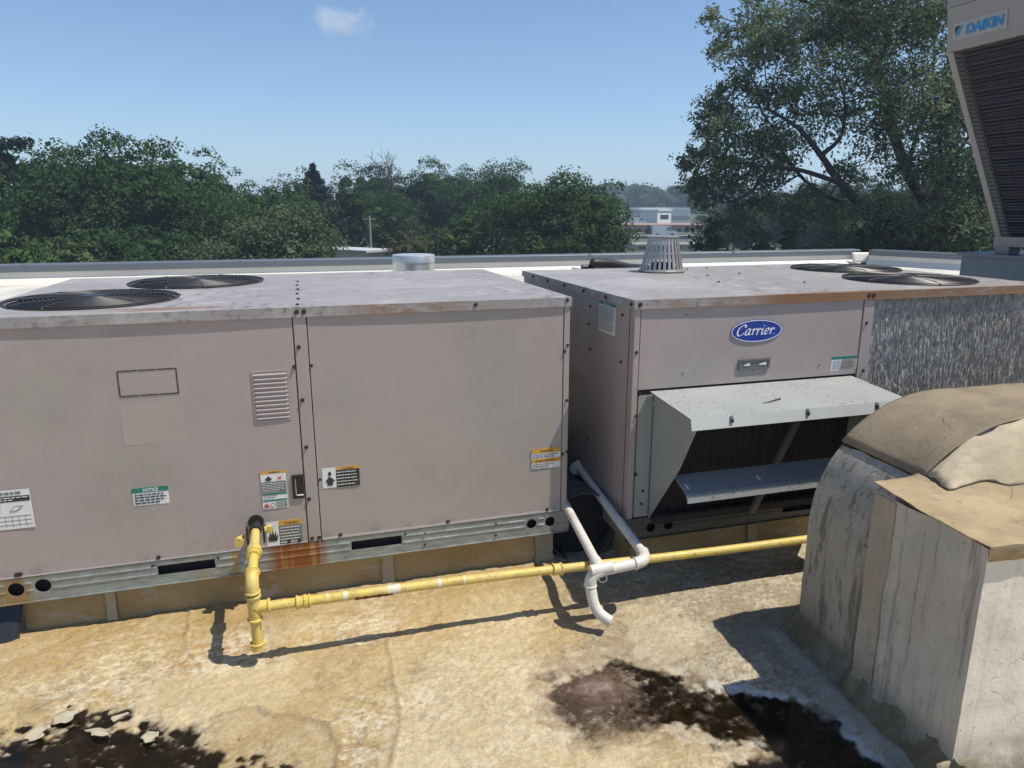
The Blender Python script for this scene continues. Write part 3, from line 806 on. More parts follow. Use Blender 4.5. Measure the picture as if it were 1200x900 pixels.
s.poly([(.16, .79), (.24, .74), (.37, .74), (.45, .79), (.36, .83), (.33, .86), (.28, .86), (.25, .83)], 'print')
s.poly([(.62, .76), (.70, .80), (.66, .86), (.74, .82), (.82, .86), (.79, .80), (.86, .76), (.74, .78)], 'red')
s.r(.02, .42, .98, .72, 'greyprint').lines(.05, .44, .95, .70, 6, 'white', .22, 3)
s.r(.02, .365, .98, .41, 'green').lines(.05, .28, .6, .36, 2, 'greyprint', .3).r(.02, .20, .98, .245, 'green')
s.poly([(.07, .04), (.07, .12), (.12, .16), (.16, .10), (.20, .17), (.24, .10), (.27, .04)], 'red'); s.poly([(.33 + .08 * math.cos(t_) + .06, .10 + .06 * math.sin(t_)) for t_ in np.linspace(0, 6.2, 14)], 'greyprint')
s.poly([(.33 + .055 * math.cos(t_) + .06, .10 + .04 * math.sin(t_)) for t_ in np.linspace(0, 6.2, 14)], 'white', 3)
s.r(.53, .03, .97, .175, 'greyprint').lines(.55, .04, .95, .165, 3, 'white', .25, 3)
s.build('hazard_sticker', U1)
s = sticker_front(311, 612, 355, 635, 'white', pL, .0035)
s.r(.36, .80, 1, 1, 'orange').txt('WARNING', .52, .83, .15, 'print', 2, .40).r(.36, .0, 1, .79, 'greyprint').lines(.39, .04, .97, .76, 6, 'white', .25, 3)
s.poly([(.06, .18), (.03, .45), (.09, .34), (.10, .62), (.15, .40), (.18, .78), (.21, .40), (.27, .62), (.27, .36), (.33, .48), (.29, .18)], 'print')
s.build('explosion_sticker', U1)
s = sticker_front(377, 549, 422, 568, 'white', pR, .0035)
s.r(.37, .86, 1, 1, 'orange').txt('WARNING', .55, .88, .11, 'print', 2, .3).r(.37, .0, 1, .85, 'print').lines(.39, .05, .97, .82, 5, 'white', .22, 3)
s.poly([(.06, .30), (.12, .44), (.18, .56), (.23, .52), (.28, .44), (.34, .30), (.28, .32), (.27, .12), (.13, .12), (.12, .32)], 'print')
s.poly([(.20 + .045 * math.cos(t_), .70 + .11 * math.sin(t_)) for t_ in np.linspace(0, 6.0, 12)], 'print')
s.build('guarding_sticker', U1)
s = sticker_front(623, 526.5, 656.5, 546.5, 'white', pR, .0035)
s.r(0, .77, 1, 1, 'orange').txt('WARNING', .28, .81, .15, 'print', 2, .45).lines(.04, .52, .95, .75, 2, 'greyprint', .4)
s.r(0, .30, 1, .50, 'orange').txt('AVERTISSEMENT', .12, .33, .15, 'print', 2, .7).lines(.04, .04, .80, .28, 2, 'greyprint', .4)
s.build('warning_sticker', U1)
# latch pocket
a = on_y(341.5, 557, LY0); b = on_y(357, 583, LY0)
mb = MB(); plate(mb, rect(a[0], b[0], b[2], a[2]), [rect(a[0] + .007, b[0] - .001, b[2] + .008, a[2] - .008)], .006, lambda x, z, t: (x, LY0 - t, z))
mb.box(a[0] + .001, b[0] - .0005, LY0 - .0012, LY0 + .008, b[2] + .001, a[2] - .001)
lt = mb.build('latch_pocket', M['black'], U1, bevel=.0015)
mb = MB(); mb.tube([(a[0] + .013, LY0 - .004, a[2] - .016), (a[0] + .013, LY0 - .005, b[2] + .020), (a[0] + .017, LY0 - .005, b[2] + .014), (b[0] - .003, LY0 - .004, b[2] + .014)], [.0012, .0018, .003, .0035], 6)
mb.build('latch_lip', M['bright_steel'], lt)
# screws
mb = MB(); fy = (0, -1, 0)
for u, v in [(350, 407), (345, 430), (354.5, 469), (359, 524), (362, 585)]: p = on_y(u, v, LY0 - .003); screw(mb, (p[0], LY0 - .003, p[2]), fy)
for u, v in [(365, 428.5), (375, 562)]: p = on_y(u, v, LY0); screw(mb, (p[0], LY0 + .000, p[2]), fy, .005)
for u, v in [(661.5, 412), (665, 404.5), (664, 469), (664, 529.5), (659, 532)]: p = on_y(u, v, LY0); screw(mb, (p[0], LY0 - .002, p[2]), fy, .0055)
for u, v in [(20, 674.5), (24, 674), (186, 654), (339, 636.5), (351, 634), (366, 632), (374, 631), (399, 628), (525, 611.5), (641, 597.5)]:
    p = on_y(u, v, LY0); screw(mb, (p[0], LY0 - .002, ZP0 + .014), fy, .0065)
for u, v in [(179, 663), (475, 625.5), (498, 625), (498, 638), (581, 614), (581, 627), (256, 654)]: p = on_y(u, v, LY0); screw(mb, (p[0], LY0 - .001, min(.262, max(.19, p[2]))), fy, .004)
for x in (-.022, .004): screw(mb, (x, LY0 - .0065, ZT - .018), fy, .0075)
screw(mb, (on_y(557, 352, LY0)[0], LY0 - .0065, ZT - .016), fy, .0065); screw(mb, (LX1 - .016, LY0 - .0065, ZT - .012), fy, .006)
for q in range(6): screw(mb, (-.018 + .004 * (q % 2), LY0 + .06 + q * .19, ZT), (0, 0, 1), .007)
kind(mb.build('screws', M['screw'], U1, smooth=True), 'stuff')
# -------- right unit
U2 = empty('rooftop_unit', ((RX0 + RX1) / 2, (RY0 + RY1) / 2, ZR), 'beige-grey rooftop air conditioner with blue oval logo, intake hood and weathered coil', 'air conditioner', 'packaged rooftop air conditioners')
shell(U2, RX0, RX1, RY0, RY1)
cx2, cy2 = (RX0 + RX1) / 2, (RY0 + RY1) / 2
lidR = lid_mat('scuffed_top_right', [(1.90 - cx2, 2.60 - cx2, RY0 - .035 - cy2, RY0 + .030 - cy2, .9), (2.5 - cx2, 3.6 - cx2, RY0 - .02 - cy2, RY0 + .012 - cy2, .55), (1.35 - cx2, 1.95 - cx2, RY0 - .02 - cy2, RY0 - .003 - cy2, .35)])
lid(U2, RX0, RX1, RY0, RY1, [(3.08, 3.03), (3.26, 3.70)], lidR, .0065)
fan(U2, 3.08, 3.03); fan(U2, 3.26, 3.70)
o = panel_sheet(1.337, 2.448, .862, ZP1 - .003, RY0, .0025, .02).build('logo_panel', M['paint'], U2, smooth=True)
post(U2, RX0, 1.333, RY0 - .002); post(U2, 2.455, 2.512, RY0 - .002, name='centre_post'); post(U2, RX1 - .03, RX1, RY0 - .002)
mb = MB(); mb.box(1.337, 2.450, RY0 + .012, RY0 + .03, ZP0, .858); mb.build('intake_frame', M['hood'], U2)
mb = MB(); mb.box(1.340, 2.446, RY0 + .004, RY0 + .0115, .838, .858); mb.build('panel_ledge', M['gap'], U2)
# weathered coil
nx, nz = 420, 170; xs = np.linspace(2.516, RX1 - .034, nx); zs = np.linspace(ZP0, ZP1 - .003, nz)
XX, ZZ = np.meshgrid(xs, zs)
f1 = fbm(XX * 210, ZZ * 20, 5, 3); f2 = fbm(XX * 130, ZZ * 42, 15, 4); f3 = fbm(XX * 3, ZZ * 3, 25, 3)
dent = sstep(.52, .72, f2)
yy = RY0 + .012 + .006 * (f1 - .5) * 2 + .010 * dent * (f1 - .3)
ccol = np.zeros(XX.shape + (3,)) + C(.33, .31, .275)
ccol = cmix(ccol, sstep(.35, .65, f1), C(.44, .415, .375)); ccol = cmix(ccol, sstep(.60, .74, f2) * sstep(.4, .7, f1) * .55, C(.54, .52, .47))
ccol = cmix(ccol, sstep(.45, .65, f3) * .35, C(.24, .22, .19)); ccol = cmix(ccol, sstep(.66, .75, fbm(XX * 90, ZZ * 75, 35, 2)) * .6, C(.62, .60, .55))
cm = N('hail_worn_coil_fins'); at_ = cm.n('ShaderNodeAttribute', attribute_name='albedo')
fine_n = cm.noise(cm.coord((240, 1, 26)), 1.0, 4, .7)
cm.base(cm.mix(cm.ramp(fine_n, .42, .65, 0, .42), at_.outputs['Color'], (.07, .064, .056))); cm.rough(.8); cm.b.inputs['Metallic'].default_value = .0
cm.bump(fine_n, .6, .004)
raw_mesh('coil', np.stack([XX, yy, ZZ], -1).reshape(-1, 3), grid_faces(nx, nz), cm.m, U2, smooth=False, colors=ccol.reshape(-1, 3))
# left end: two panels with a seam, lit only by the sky
mb = MB(); mb.box(RX0, RX0 + .014, RY0 + .130, 3.38, ZP0, ZP1); mb.build('end_panel', M['paint'], U2, bevel=.003)
mb = MB(); mb.box(RX0 + .004, RX0 + .014, 3.386, RY1, ZP0, ZP1); mb.build('end_panel', M['paint'], U2, bevel=.003)
mb = MB(); mb.box(RX0, RX0 + .014, RY0 + .030, RY0 + .124, ZP0, ZP1); mb.build('corner_strip', M['paint'], U2, bevel=.002)
mb = MB(); mb.box(RX1 - .012, RX1, RY0 + .03, RY1, ZP0, ZP1); mb.build('end_panel', M['paint'], U2)
mb = MB(); mb.box(RX0 + .014, RX1 - .014, RY1 - .012, RY1, ZP0, ZP1); mb.build('back_panel', M['paint'], U2)
hr = [(on_y(762.5, 624.5, RY0)[0], .222, .0225), (on_y(783, 622, RY0)[0], .222, .0225)]
rail(U2, RX0 - .002, RX1, RY0 + .003, hr, [(2.12, 2.32, .205, .25), (2.9, 3.1, .205, .25)], galv('shade_darkened_rail', c=(.10, .105, .10)))  # galvanised colour darkened to stand in for shade under the hood
mb = MB(); mb.box(RX0 - .006, RX0 - .0025, RY0 + .004, RY1, ZR, ZP0); mb.build('rail_side', M['galv'], U2)
# hood
HX0, HX1, HYF = 1.412, 2.405, 2.30
prof = [(RY0 - .004, .853), (HYF, .826), (HYF - .012, .782), (2.395, .585), (RY0 - .004, .268)]
hd = None
mb = MB(); mb.add([(HX0 - .02, RY0 - .003, .853), (HX1 + .02, RY0 - .003, .853), (HX1 + .02, HYF, .826), (HX0 - .02, HYF, .826),
                   (HX1 + .02, HYF - .012, .783), (HX0 - .02, HYF - .012, .783), (HX0 - .02, HYF + .02, .781), (HX1 + .02, HYF + .02, .781)],
                  [(0, 3, 2, 1)])
hd = mb.build('intake_hood', M['hood_top'], U2); sm = hd.modifiers.new('thick', 'SOLIDIFY'); sm.thickness = .003; sm.offset = -1
mb.f = [(3, 5, 4, 2), (5, 6, 7, 4)]; mb.mi = [0, 0]
hl = mb.build('hood_lip', plain('pale_hood_lip', (.52, .53, .50), .5, 0, .15, 9), hd); sm = hl.modifiers.new('thick', 'SOLIDIFY'); sm.thickness = .003; sm.offset = 1
for x in (HX0, HX1 - .004):
    mb = MB(); mb.prism([(a, b - (.004 if i < 2 else 0)) for i, (a, b) in enumerate(prof)], 'x', x, x + .004); mb.build('hood_side', M['hood'], hd)
for fa, fb in ((HX0 - .07, HX0 - .002), (HX1 + .002, 2.45)):
    mb = MB(); mb.box(fa, fb, RY0 + .002, RY0 + .011, ZP0 + .004, .836); mb.build('hood_flange', M['hood'], hd)
# baffle across the opening, with a pale folded lip
mb = MB(); mb.add([(HX0 + .022, 2.475, .528), (HX1 - .006, 2.475, .528), (HX1 - .006, 2.365, .486), (HX0 + .022, 2.365, .486)], [(0, 3, 2, 1)])
bf = mb.build('baffle', plain('baffle_grey', (.31, .32, .325), .35, .1), hd); sm = bf.modifiers.new('thick', 'SOLIDIFY'); sm.thickness = .004
mb = MB(); mb.prism([(2.365, .488), (2.354, .481), (2.350, .452), (2.354, .452), (2.365, .478)], 'x', HX0 + .022, HX1 - .006); mb.build('baffle_lip', M['hood_top'], hd)
for u, v in ((805, 573), (889, 561)):
    p = on_y(u, v, 2.40); mb = MB(); mb.prism([(2.39, .498), (2.415, .5075), (2.415, .5105), (2.39, .502)], 'x', p[0] - .004, p[0] + .004); mb.build('lip_clip', M['white'], bf)
# slanted filters and their divider
mb = MB(); xm = HX0 + .56
for x0, x1 in ((HX0 + .01, xm - .013), (xm + .013, HX1 - .01)):
    f = MB(); n = 26; vs = []
    for j in range(2):
        for i in range(n):
            x = x0 + (x1 - x0) * i / (n - 1); zz = (.846, .285)[j]; y_ = (RY0 - .05, RY0 - .012)[j] - (.012 if i % 2 else 0); vs.append((x, y_, zz))
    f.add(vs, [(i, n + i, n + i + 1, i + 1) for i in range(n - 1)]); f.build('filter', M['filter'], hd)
mb.prism([(2.112, .78), (2.142, .78), (1.900, .27), (1.870, .27)], 'y', RY0 - .095, RY0 - .075); mb.build('filter_divider', plain('dark_grey_divider', (.13, .125, .115), .6), hd)  # diagonal divider in dark grey
mb = MB(); mb.prism([(RY0 - .07, .268), (RY0 - .07, .30), (RY0 - .055, .305), (RY0 - .004, .268)], 'x', HX0 + .005, HX1 - .005); mb.build('hood_sill', M['filter'], hd)  # sill takes the near-black filter colour as painted shade below the baffle
for u in (828, 862, 948): pass
for x in (HX0 + .15, HX0 + .50, HX0 + .84):
    mb = MB(); mb.prism([(HYF - .004, .826), (HYF - .013, .815), (HYF - .016, .80), (HYF - .008, .806)], 'x', x, x + .012); mb.build('drip_clip', M['iron'], hd)
# logo
ox = (on_y(856.5, 388, RY0)[0] + on_y(916, 387, RY0)[0]) / 2; oz = (on_y(885, 374.5, RY0)[2] + on_y(886, 401, RY0)[2]) / 2
ow = (on_y(916, 387, RY0)[0] - on_y(856.5, 388, RY0)[0]) / 2; oh = (on_y(885, 374.5, RY0)[2] - on_y(886, 401, RY0)[2]) / 2
yl = RY0 + .0020
def ell(k, dk=0): return [(ox + (ow * k - dk) * math.cos(t_), oz + (oh * k - dk) * math.sin(t_)) for t_ in np.linspace(0, 2 * math.pi, 64, endpoint=False)]
mb = MB(); plate(mb, ell(1), [], .003, lambda a, b, t: (a, yl - t, b)); lg = mb.build('logo_badge', M['logo_blue'], U2)
mb = MB(); plate(mb, ell(1, .0022), [ell(1, .0055)], .0008, lambda a, b, t: (a, yl - .0031 - t, b)); mb.build('logo_ring', M['logo_white'], lg)
def pen(mb, strokes, x0, z0, sc, y, ang=math.radians(28), wmax=.15, wmin=.05, slant=.28):
    """broad-nib strokes: width depends on the direction of travel"""
    for k, st in enumerate(strokes):
        P = [Vector((a, b)) for a, b in st]; pts = []
        for i in range(len(P) - 1):                                              # Catmull-Rom
            p0, p1, p2, p3 = P[max(i - 1, 0)], P[i], P[i + 1], P[min(i + 2, len(P) - 1)]
            for q in range(6):
                t = q / 6; pts.append(.5 * ((2 * p1) + (p2 - p0) * t + (2 * p0 - 5 * p1 + 4 * p2 - p3) * t * t + (3 * p1 - p0 - 3 * p2 + p3) * t ** 3))
        pts.append(P[-1]); vs = []
        for i, p in enumerate(pts):
            t = (pts[min(i + 1, len(pts) - 1)] - pts[max(i - 1, 0)]); t = t.normalized() if t.length else Vector((1, 0))
            w = wmin + (wmax - wmin) * abs(t.x * math.sin(ang) - t.y * math.cos(ang)); nr = Vector((-t.y, t.x)) * w / 2
            for s in (1, -1):
                q = p + nr * s; vs.append((x0 + (q.x + q.y * slant) * sc, y - .00001 * (k + 1), z0 + q.y * sc))
        mb.add(vs, [(2 * i, 2 * i + 1, 2 * i + 3, 2 * i + 2) for i in range(len(pts) - 1)])
def L_a(x): return [[(x + .50, .52), (x + .36, .62), (x + .14, .50), (x + .05, .22), (x + .18, .02), (x + .36, .12), (x + .50, .50)], [(x + .54, .62), (x + .46, .2), (x + .52, .03), (x + .66, .12)]]
def L_r(x): return [[(x, .46), (x + .10, .60), (x + .14, .5), (x + .10, .0)], [(x + .13, .36), (x + .28, .58), (x + .42, .56), (x + .40, .47)]]
def L_i(x): return [[(x, .46), (x + .12, .60), (x + .12, .4), (x + .10, .1), (x + .2, .02), (x + .3, .12)], [(x + .13, .86), (x + .20, .83)]]
def L_e(x): return [[(x + .06, .28), (x + .38, .36), (x + .40, .54), (x + .26, .62), (x + .08, .44), (x + .06, .18), (x + .2, .01), (x + .44, .14)]]
C_ = [[(.80, .78), (.82, .92), (.62, 1.02), (.30, .88), (.06, .50), (.14, .12), (.40, -.02), (.68, .10), (.80, .24)], [(.80, .98), (.77, .74)]]
wd = C_ + L_a(.92) + L_r(1.68) + L_r(2.20) + L_i(2.74) + L_e(3.12) + L_r(3.70) + [[(4.22, .04), (4.29, .03)]]
mb = MB(); sc = ow * 1.56 / 4.5; pen(mb, wd, ox - ow * .80, oz - oh * .34, sc, yl - .0038)
o = mb.build('logo_lettering', M['logo_white'], lg); sm = o.modifiers.new('thick', 'SOLIDIFY'); sm.thickness = .0006; sm.offset = 0
# recessed handle
a = on_y(866, 421.5, RY0); b = on_y(901, 431.5, RY0)
mb = MB(); plate(mb, rect(a[0], b[0], b[2], a[2]), [rect(a[0] + .008, b[0] - .008, b[2] + .010, a[2] - .008)], .005, lambda x, z, t: (x, RY0 - t, z)); mb.box(a[0] + .001, b[0] - .001, RY0 - .001, RY0 + .008, b[2] + .002, a[2] - .002)
hn = mb.build('recessed_handle', plain('dull_aluminium', (.22, .21, .20), .4, .5), U2)
zc = (a[2] + b[2]) / 2
for x0, x1 in ((a[0] + .025, a[0] + .055), (b[0] - .055, b[0] - .018)):
    mb = MB(); mb.prism([(x0, zc - .005), (x1, zc - .006), (x1, zc + .006), (x0 + .012, zc + .002)], 'y', RY0 - .004, RY0 - .0012); mb.build('handle_cup', M['white'], hn)
s = sticker_front(975, 418.5, 1003, 432.5, 'white', yy=RY0 + .001); s.r(0, .82, 1, 1, 'green').lines(.06, .1, .94, .76, 5, 'greyprint', .22); s.build('service_sticker', U2)
a = on_x(702.5, 352, RX0); b = on_x(721, 392, RX0)
s = Sticker(frame_left(a[1], b[2] - .01, RX0 - .0003), a[1] - b[1], a[2] - b[2] + .01, 'white')
s.r(0, .91, 1, 1, 'green').txt('NOTICE', .28, .925, .06, 'white', 2, .4).lines(.05, .5, .95, .88, 7, 'greyprint', .4).r(.02, .475, .98, .49, 'print').lines(.05, .08, .95, .46, 6, 'greyprint', .35); s.build('notice_sticker', U2)
mb = MB(); mb.box(RX0 - .0022, RX0 - .0002, RY0 + .04, RY0 + .042, ZP0 + .01, ZP1 - .01)
fx_ = (-1, 0, 0)
for u, v in [(742, 413), (742, 487), (741, 556)]: p = on_y(u + 3.5, v, RY0); screw(mb, (p[0], RY0 - .003, p[2]), fy, .006)
for u, v in [(702, 347), (713, 350), (692, 359), (690, 379.5), (730, 369), (728, 424), (692, 409), (689, 515)]:
    p = on_x(u, v, RX0); screw(mb, (RX0 - .001, p[1], p[2]), fx_, .0055)
for i in range(6): screw(mb, (RX0 - .0072, RY0 + .02 + i * .26, ZT - .018), fx_, .007)
for x in (RX0 + .02, 2.47, 2.495): screw(mb, (x, RY0 - .0075, ZT - .018), fy, .0075)
for u, v in [(1015, 378.5), (1011, 434)]: p = on_y(u, v, RY0); screw(mb, (p[0], RY0 - .003, p[2]), fy, .006)
for u, v in [(800, 438), (882, 433.5), (960, 428), (804, 369)]: p = on_y(u, v, RY0); screw(mb, (p[0], RY0 + .004, p[2]), fy, .0035)
p = on_y(749, 458, RY0); screw(mb, (p[0] + .004, RY0 + .001, p[2] - .01), fy, .006)
for x, y in ((2.05, 3.2), (2.2, 3.55), (2.45, 3.05), (2.44, 3.6), (2.47, 4.0), (2.3, 3.95)): screw(mb, (x, y, ZT), (0, 0, 1), .007)
screw(mb, (HX0 - .03, RY0 + .001, .40), fy, .005); screw(mb, (HX0 - .035, RY0 + .001, .34), fy, .005)
kind(mb.build('screws', M['screw'], U2, smooth=True), 'stuff')
U2K = 1.012
U2.scale = (U2K,) * 3; U2.location = tuple(np.array([0, 0, CAM_H]) + (np.array(U2.location) - np.array([0, 0, CAM_H])) * U2K)
# twig on the hood
def hood_z(y):
    yy_ = y / U2K; return CAM_H + (.853 - (RY0 - .003 - yy_) * (.027 / (RY0 - .003 - HYF)) - CAM_H) * U2K
a = on_y(893, 480, 2.42); b = on_y(914, 471, 2.45)
mb = MB(); za = hood_z(2.42) + .0005
mb.tube([(a[0], 2.42, za), (a[0] + (b[0] - a[0]) * .4, 2.428, hood_z(2.428) + .002), (b[0], 2.45, hood_z(2.45) + .003)], [.002, .0035, .0045], 6)
tag(mb.build('twig', plain('dead_twig', (.05, .04, .03), .8)), 'small dead twig lying on the speckled hood top', 'twig')

# cage vent on the right unit top
cvx, cvy = 2.10, 3.90
e = empty('cage_vent', (cvx, cvy, ZT), 'round tapered metal cage of upright slats standing on the unit with the blue oval logo', 'vent')
mb = MB(); mb.ring((cvx, cvy, ZT + .005), (0, 0, 1), .134, .006, 48, 6); mb.ring((cvx, cvy, ZT + .012), (0, 0, 1), .122, .005, 48, 6); mb.build('base_ring', M['cage_steel'], e, smooth=True)
mb = MB(); mb.ring((cvx, cvy, ZT + .205), (0, 0, 1), .088, .005, 40, 6); mb.ring((cvx, cvy, ZT + .11), (0, 0, 1), .104, .0025, 40, 5); mb.build('top_ring', M['cage_steel'], e, smooth=True)
mb = MB(); mb.cyl((cvx, cvy, ZT + .0005), (0, 0, 1), .075, .05, 24); mb.build('drain_throat', M['dark'], e)
mb = MB(); mb.cyl((cvx, cvy, ZT + .196), (0, 0, 1), .082, .006, 28); mb.build('cap_plate', plain('pale_cap', (.45, .45, .44), .5), e)
sl = None
for k in range(26):
    a = 2 * math.pi * k / 26
    if sl is None:
        mb = MB(); w = .0085
        mb.add([(.127, -w, .006), (.127, w, .006), (.087, w * .75, .205), (.087, -w * .75, .205), (.1205, -w, .006), (.1205, w, .006), (.0825, w * .75, .205), (.0825, -w * .75, .205)],
               [(0, 1, 2, 3), (4, 7, 6, 5), (0, 4, 5, 1), (1, 5, 6, 2), (2, 6, 7, 3), (3, 7, 4, 0)])
        mb.v = [(x + cvx, y + cvy, z + ZT) for x, y, z in mb.v]
        sl = mb.build('slat', M['cage_steel'], e)
    else:
        s = sl.copy(); col.objects.link(s); s.parent = e; s.rotation_euler = (0, 0, a)

# =================================================================== GAS PIPE
GY = 2.425; R_ = .0178
g0 = on_y(297, 680, GY); tee = on_y(298, 712, GY); drip = on_y(300, 757, GY); ge = on_y(932, 633, GY)
gx = (g0[0] + drip[0]) / 2
zt, ztee, zdr = g0[2], tee[2], drip[2] - .004
def gz_at(x): return ztee + (ge[2] - ztee) * (x - gx) / (ge[0] - gx)
G = empty('gas_pipe', (gx, GY, 0), 'yellow painted gas pipe running along the front of both units', 'pipe')
wallp = on_y(297, 612, LY0)
mb = MB(); mb.tube([(gx, LY0 - .05, zt + .042), (gx, GY + .20, zt + .02), (gx, GY + .045, zt + .003)], R_, 16); mb.build('wall_nipple', M['yellow'], G, smooth=True)
mb = MB(); 
mb.tube([(gx, GY + .05, zt + .004), (gx, GY + .03, zt + .001), (gx, GY + .012, zt - .006), (gx, GY + .002, zt - .02), (gx, GY, zt - .045)], .0232, 18)
mb.ring((gx, GY, zt - .045), (0, 0, 1), .0225, .005, 24, 6); mb.ring((gx, GY + .05, zt + .004), (0, 1, 0), .0225, .005, 24, 6)
mb.build('elbow', M['yellow'], G, smooth=True)
mb = MB(); uy = GY + .19; c0 = Vector((gx, uy, zt + .019))
mb.cyl(c0 - Vector((0, .022, 0)), (0, 1, 0), .029, .022, 8); mb.cyl(c0 + Vector((0, .003, 0)), (0, 1, 0), .025, .028, 8); mb.cyl(c0 - Vector((0, .042, 0)), (0, 1, 0), .0232, .02, 16); mb.build('union', M['yellow'], G, smooth=True)
mb = MB(); mb.tube([(gx, GY, zt - .04), (gx, GY, ztee + .03)], R_, 16); mb.build('riser', M['yellow'], G, smooth=True)
mb = MB(); mb.tube([(gx, GY, ztee - .045), (gx, GY, ztee + .045)], .0225, 18); mb.tube([(gx, GY, ztee), (gx + .05, GY, ztee)], .0225, 18)
for p, ax in (((gx, GY, ztee + .045), (0, 0, 1)), ((gx, GY, ztee - .045), (0, 0, 1)), ((gx + .05, GY, ztee), (1, 0, 0))): mb.ring(p, ax, .0222, .0055, 24, 6)
mb.build('tee', M['yellow'], G, smooth=True)
mb = MB(); mb.tube([(gx, GY, ztee - .04), (gx, GY, zdr)], R_, 16); mb.build('drip_leg', M['yellow'], G, smooth=True)
mb = MB(); mb.cyl((gx, GY, zdr - .008), (0, 0, 1), .0232, .0225, 18); mb.ring((gx, GY, zdr + .016), (0, 0, 1), .0222, .004, 24, 6); mb.build('drip_cap', M['yellow'], G, smooth=True)
xe = 3.05
mb = MB(); pts = [(x, GY + .004 * math.sin(x * 2.3), gz_at(x) + .003 * math.sin(x * 3.1)) for x in np.linspace(gx + .03, xe, 30)]
mb.tube(pts, R_, 16); hp = mb.build('main_run', M['yellow'], G, smooth=True)
def along(u): return on_y(u, 690, GY)[0]
def run_p(x): return Vector((x, GY + .004 * math.sin(x * 2.3), gz_at(x) + .003 * math.sin(x * 3.1)))
for u, w in ((352, .03), (358.5, .018), (653, .032)):
    x = along(u); mb = MB(); mb.cyl(run_p(x - w / 2), run_p(x + w / 2) - run_p(x - w / 2), .0228, w, 18)
    for q in (-w / 2, w / 2): mb.ring(run_p(x + q), (1, 0, 0), .0222, .0045, 24, 6)
    mb.build('coupling', M['yellow'], G, smooth=True)
for u, w in ((404, .016), (383, .006), (461, .05), (515, .016), (544, .009)):
    x = along(u); mb = MB(); mb.cyl(run_p(x - w / 2), run_p(x + w / 2) - run_p(x - w / 2), .0187 if w < .03 else .0184, w, 18); mb.build('tape_band', M['tape'], G, smooth=True)
x = along(425); mb = MB(); mb.cyl(run_p(x - .04), run_p(x + .055) - run_p(x - .04), .0184, .095, 16); mb.v = [p for p in mb.v]
mb = MB(); vs = []; n = 14
for j in range(2):
    for i in range(n):
        xx = x - .03 + .13 * i / (n - 1); c = run_p(xx); a = (-2.2, -.55)[j] + .35 * mnoise.noise(Vector((i * .7, j * 3, 0)))
        vs.append((xx, c.y + .0213 * math.cos(a) * -1 * -1 * (-1 if False else 1), c.z + .0213 * math.sin(a)))
mb.add(vs, [(i, i + 1, n + i + 1, n + i) for i in range(n - 1)]); 
mb = MB(); mb.tube([run_p(x + q) + Vector((0, -.0015, -.0040)) for q in np.linspace(-.03, .11, 12)], [.0160 + .0016 * mnoise.noise(Vector((q * 60, 0, 0))) for q in np.linspace(-.03, .11, 12)], 14)
mb.build('rust_sleeve', M['rust'], G, smooth=True)
# valve and stub at the cabinet
V0 = Vector((gx, LY0, zt + .042))
mb = MB(); mb.cyl(V0 + Vector((0, .002, .010)), (0, -1, 0), .030, .005, 24); mb.cyl(V0, (0, -1, 0), .018, .07, 16); mb.cyl(V0 - Vector((0, .045, 0)), (0, -1, 0), .024, .022, 8)
mb.box(V0.x - .034, V0.x - .027, V0.y - .075, V0.y - .055, V0.z - .05, V0.z + .018); mb.box(V0.x + .027, V0.x + .034, V0.y - .075, V0.y - .055, V0.z - .05, V0.z + .018)
mb.build('shutoff_valve', M['iron'], G, smooth=True)
mb = MB(); mb.cyl(V0 + Vector((.03, -.05, -.005)), (1, 0, 0), .013, .026, 10); mb.box(V0.x + .045, V0.x + .062, V0.y - .062, V0.y - .04, V0.z - .018, V0.z + .010)
mb.build('valve_plug', M['yellow'], G, smooth=True)
mb = MB(); mb.cyl(V0 + Vector((-.03, -.05, -.02)), (-1, 0, -.25), .009, .035, 10); mb.cyl(V0 + Vector((-.062, -.062, -.034)), (0, -1, 0), .018, .02, 14)
mb.build('valve_knob', M['yellow'], G, smooth=True)

# =================================================================== WHITE DRAIN PIPES
Wp = empty('drain_pipe', (1.02, 2.22, 0), 'dirty white drain pipe with tee and elbows draining onto the roof between the units', 'pipe')
WR = .0215
pA0 = np.array([RX0, 3.21, .315]); pA1 = on_y(760, 657, 2.33); pT = on_y(703, 667, 2.33); pC = on_y(691, 672, 2.33)
pe = on_z(715, 728, .052)
def bend(p, q, r, rad, n=6):
    """points of a rounded corner p-q-r"""
    p, q, r = Vector(p), Vector(q), Vector(r); a = q + (p - q).normalized() * rad; b = q + (r - q).normalized() * rad
    return [(a * (1 - t) ** 2 + q * 2 * t * (1 - t) + b * t * t) for t in np.linspace(0, 1, n)]
pA1 = Vector(pA1); pC = Vector(pC); pT = Vector(pT); pA0 = Vector(pA0)
mb = MB(); mb.tube([pA0, pA1 + (pA0 - pA1).normalized() * .07], WR * .93, 16); mb.build('sloped_pipe', M['pipe_white'], Wp, smooth=True)
b1 = bend(pA0, pA1, pC, .06); mb = MB(); mb.tube(b1, WR * 1.12, 18)
mb.ring(b1[-1], (pC - pA1), WR * 1.12, .003, 24, 6); mb.ring(b1[0], (pA0 - pA1), WR * 1.12, .003, 24, 6); mb.build('elbow', M['pipe_white'], Wp, smooth=True)
mb = MB(); mb.tube([b1[-1], pC + (pA1 - pC).normalized() * .04], WR, 16); mb.build('cross_pipe', M['pipe_white'], Wp, smooth=True)
pB0 = Vector((1.125, 3.15, .325)); mb = MB(); mb.tube([pB0, pT], WR * .9, 16); mb.build('sloped_pipe', M['pipe_white'], Wp, smooth=True)
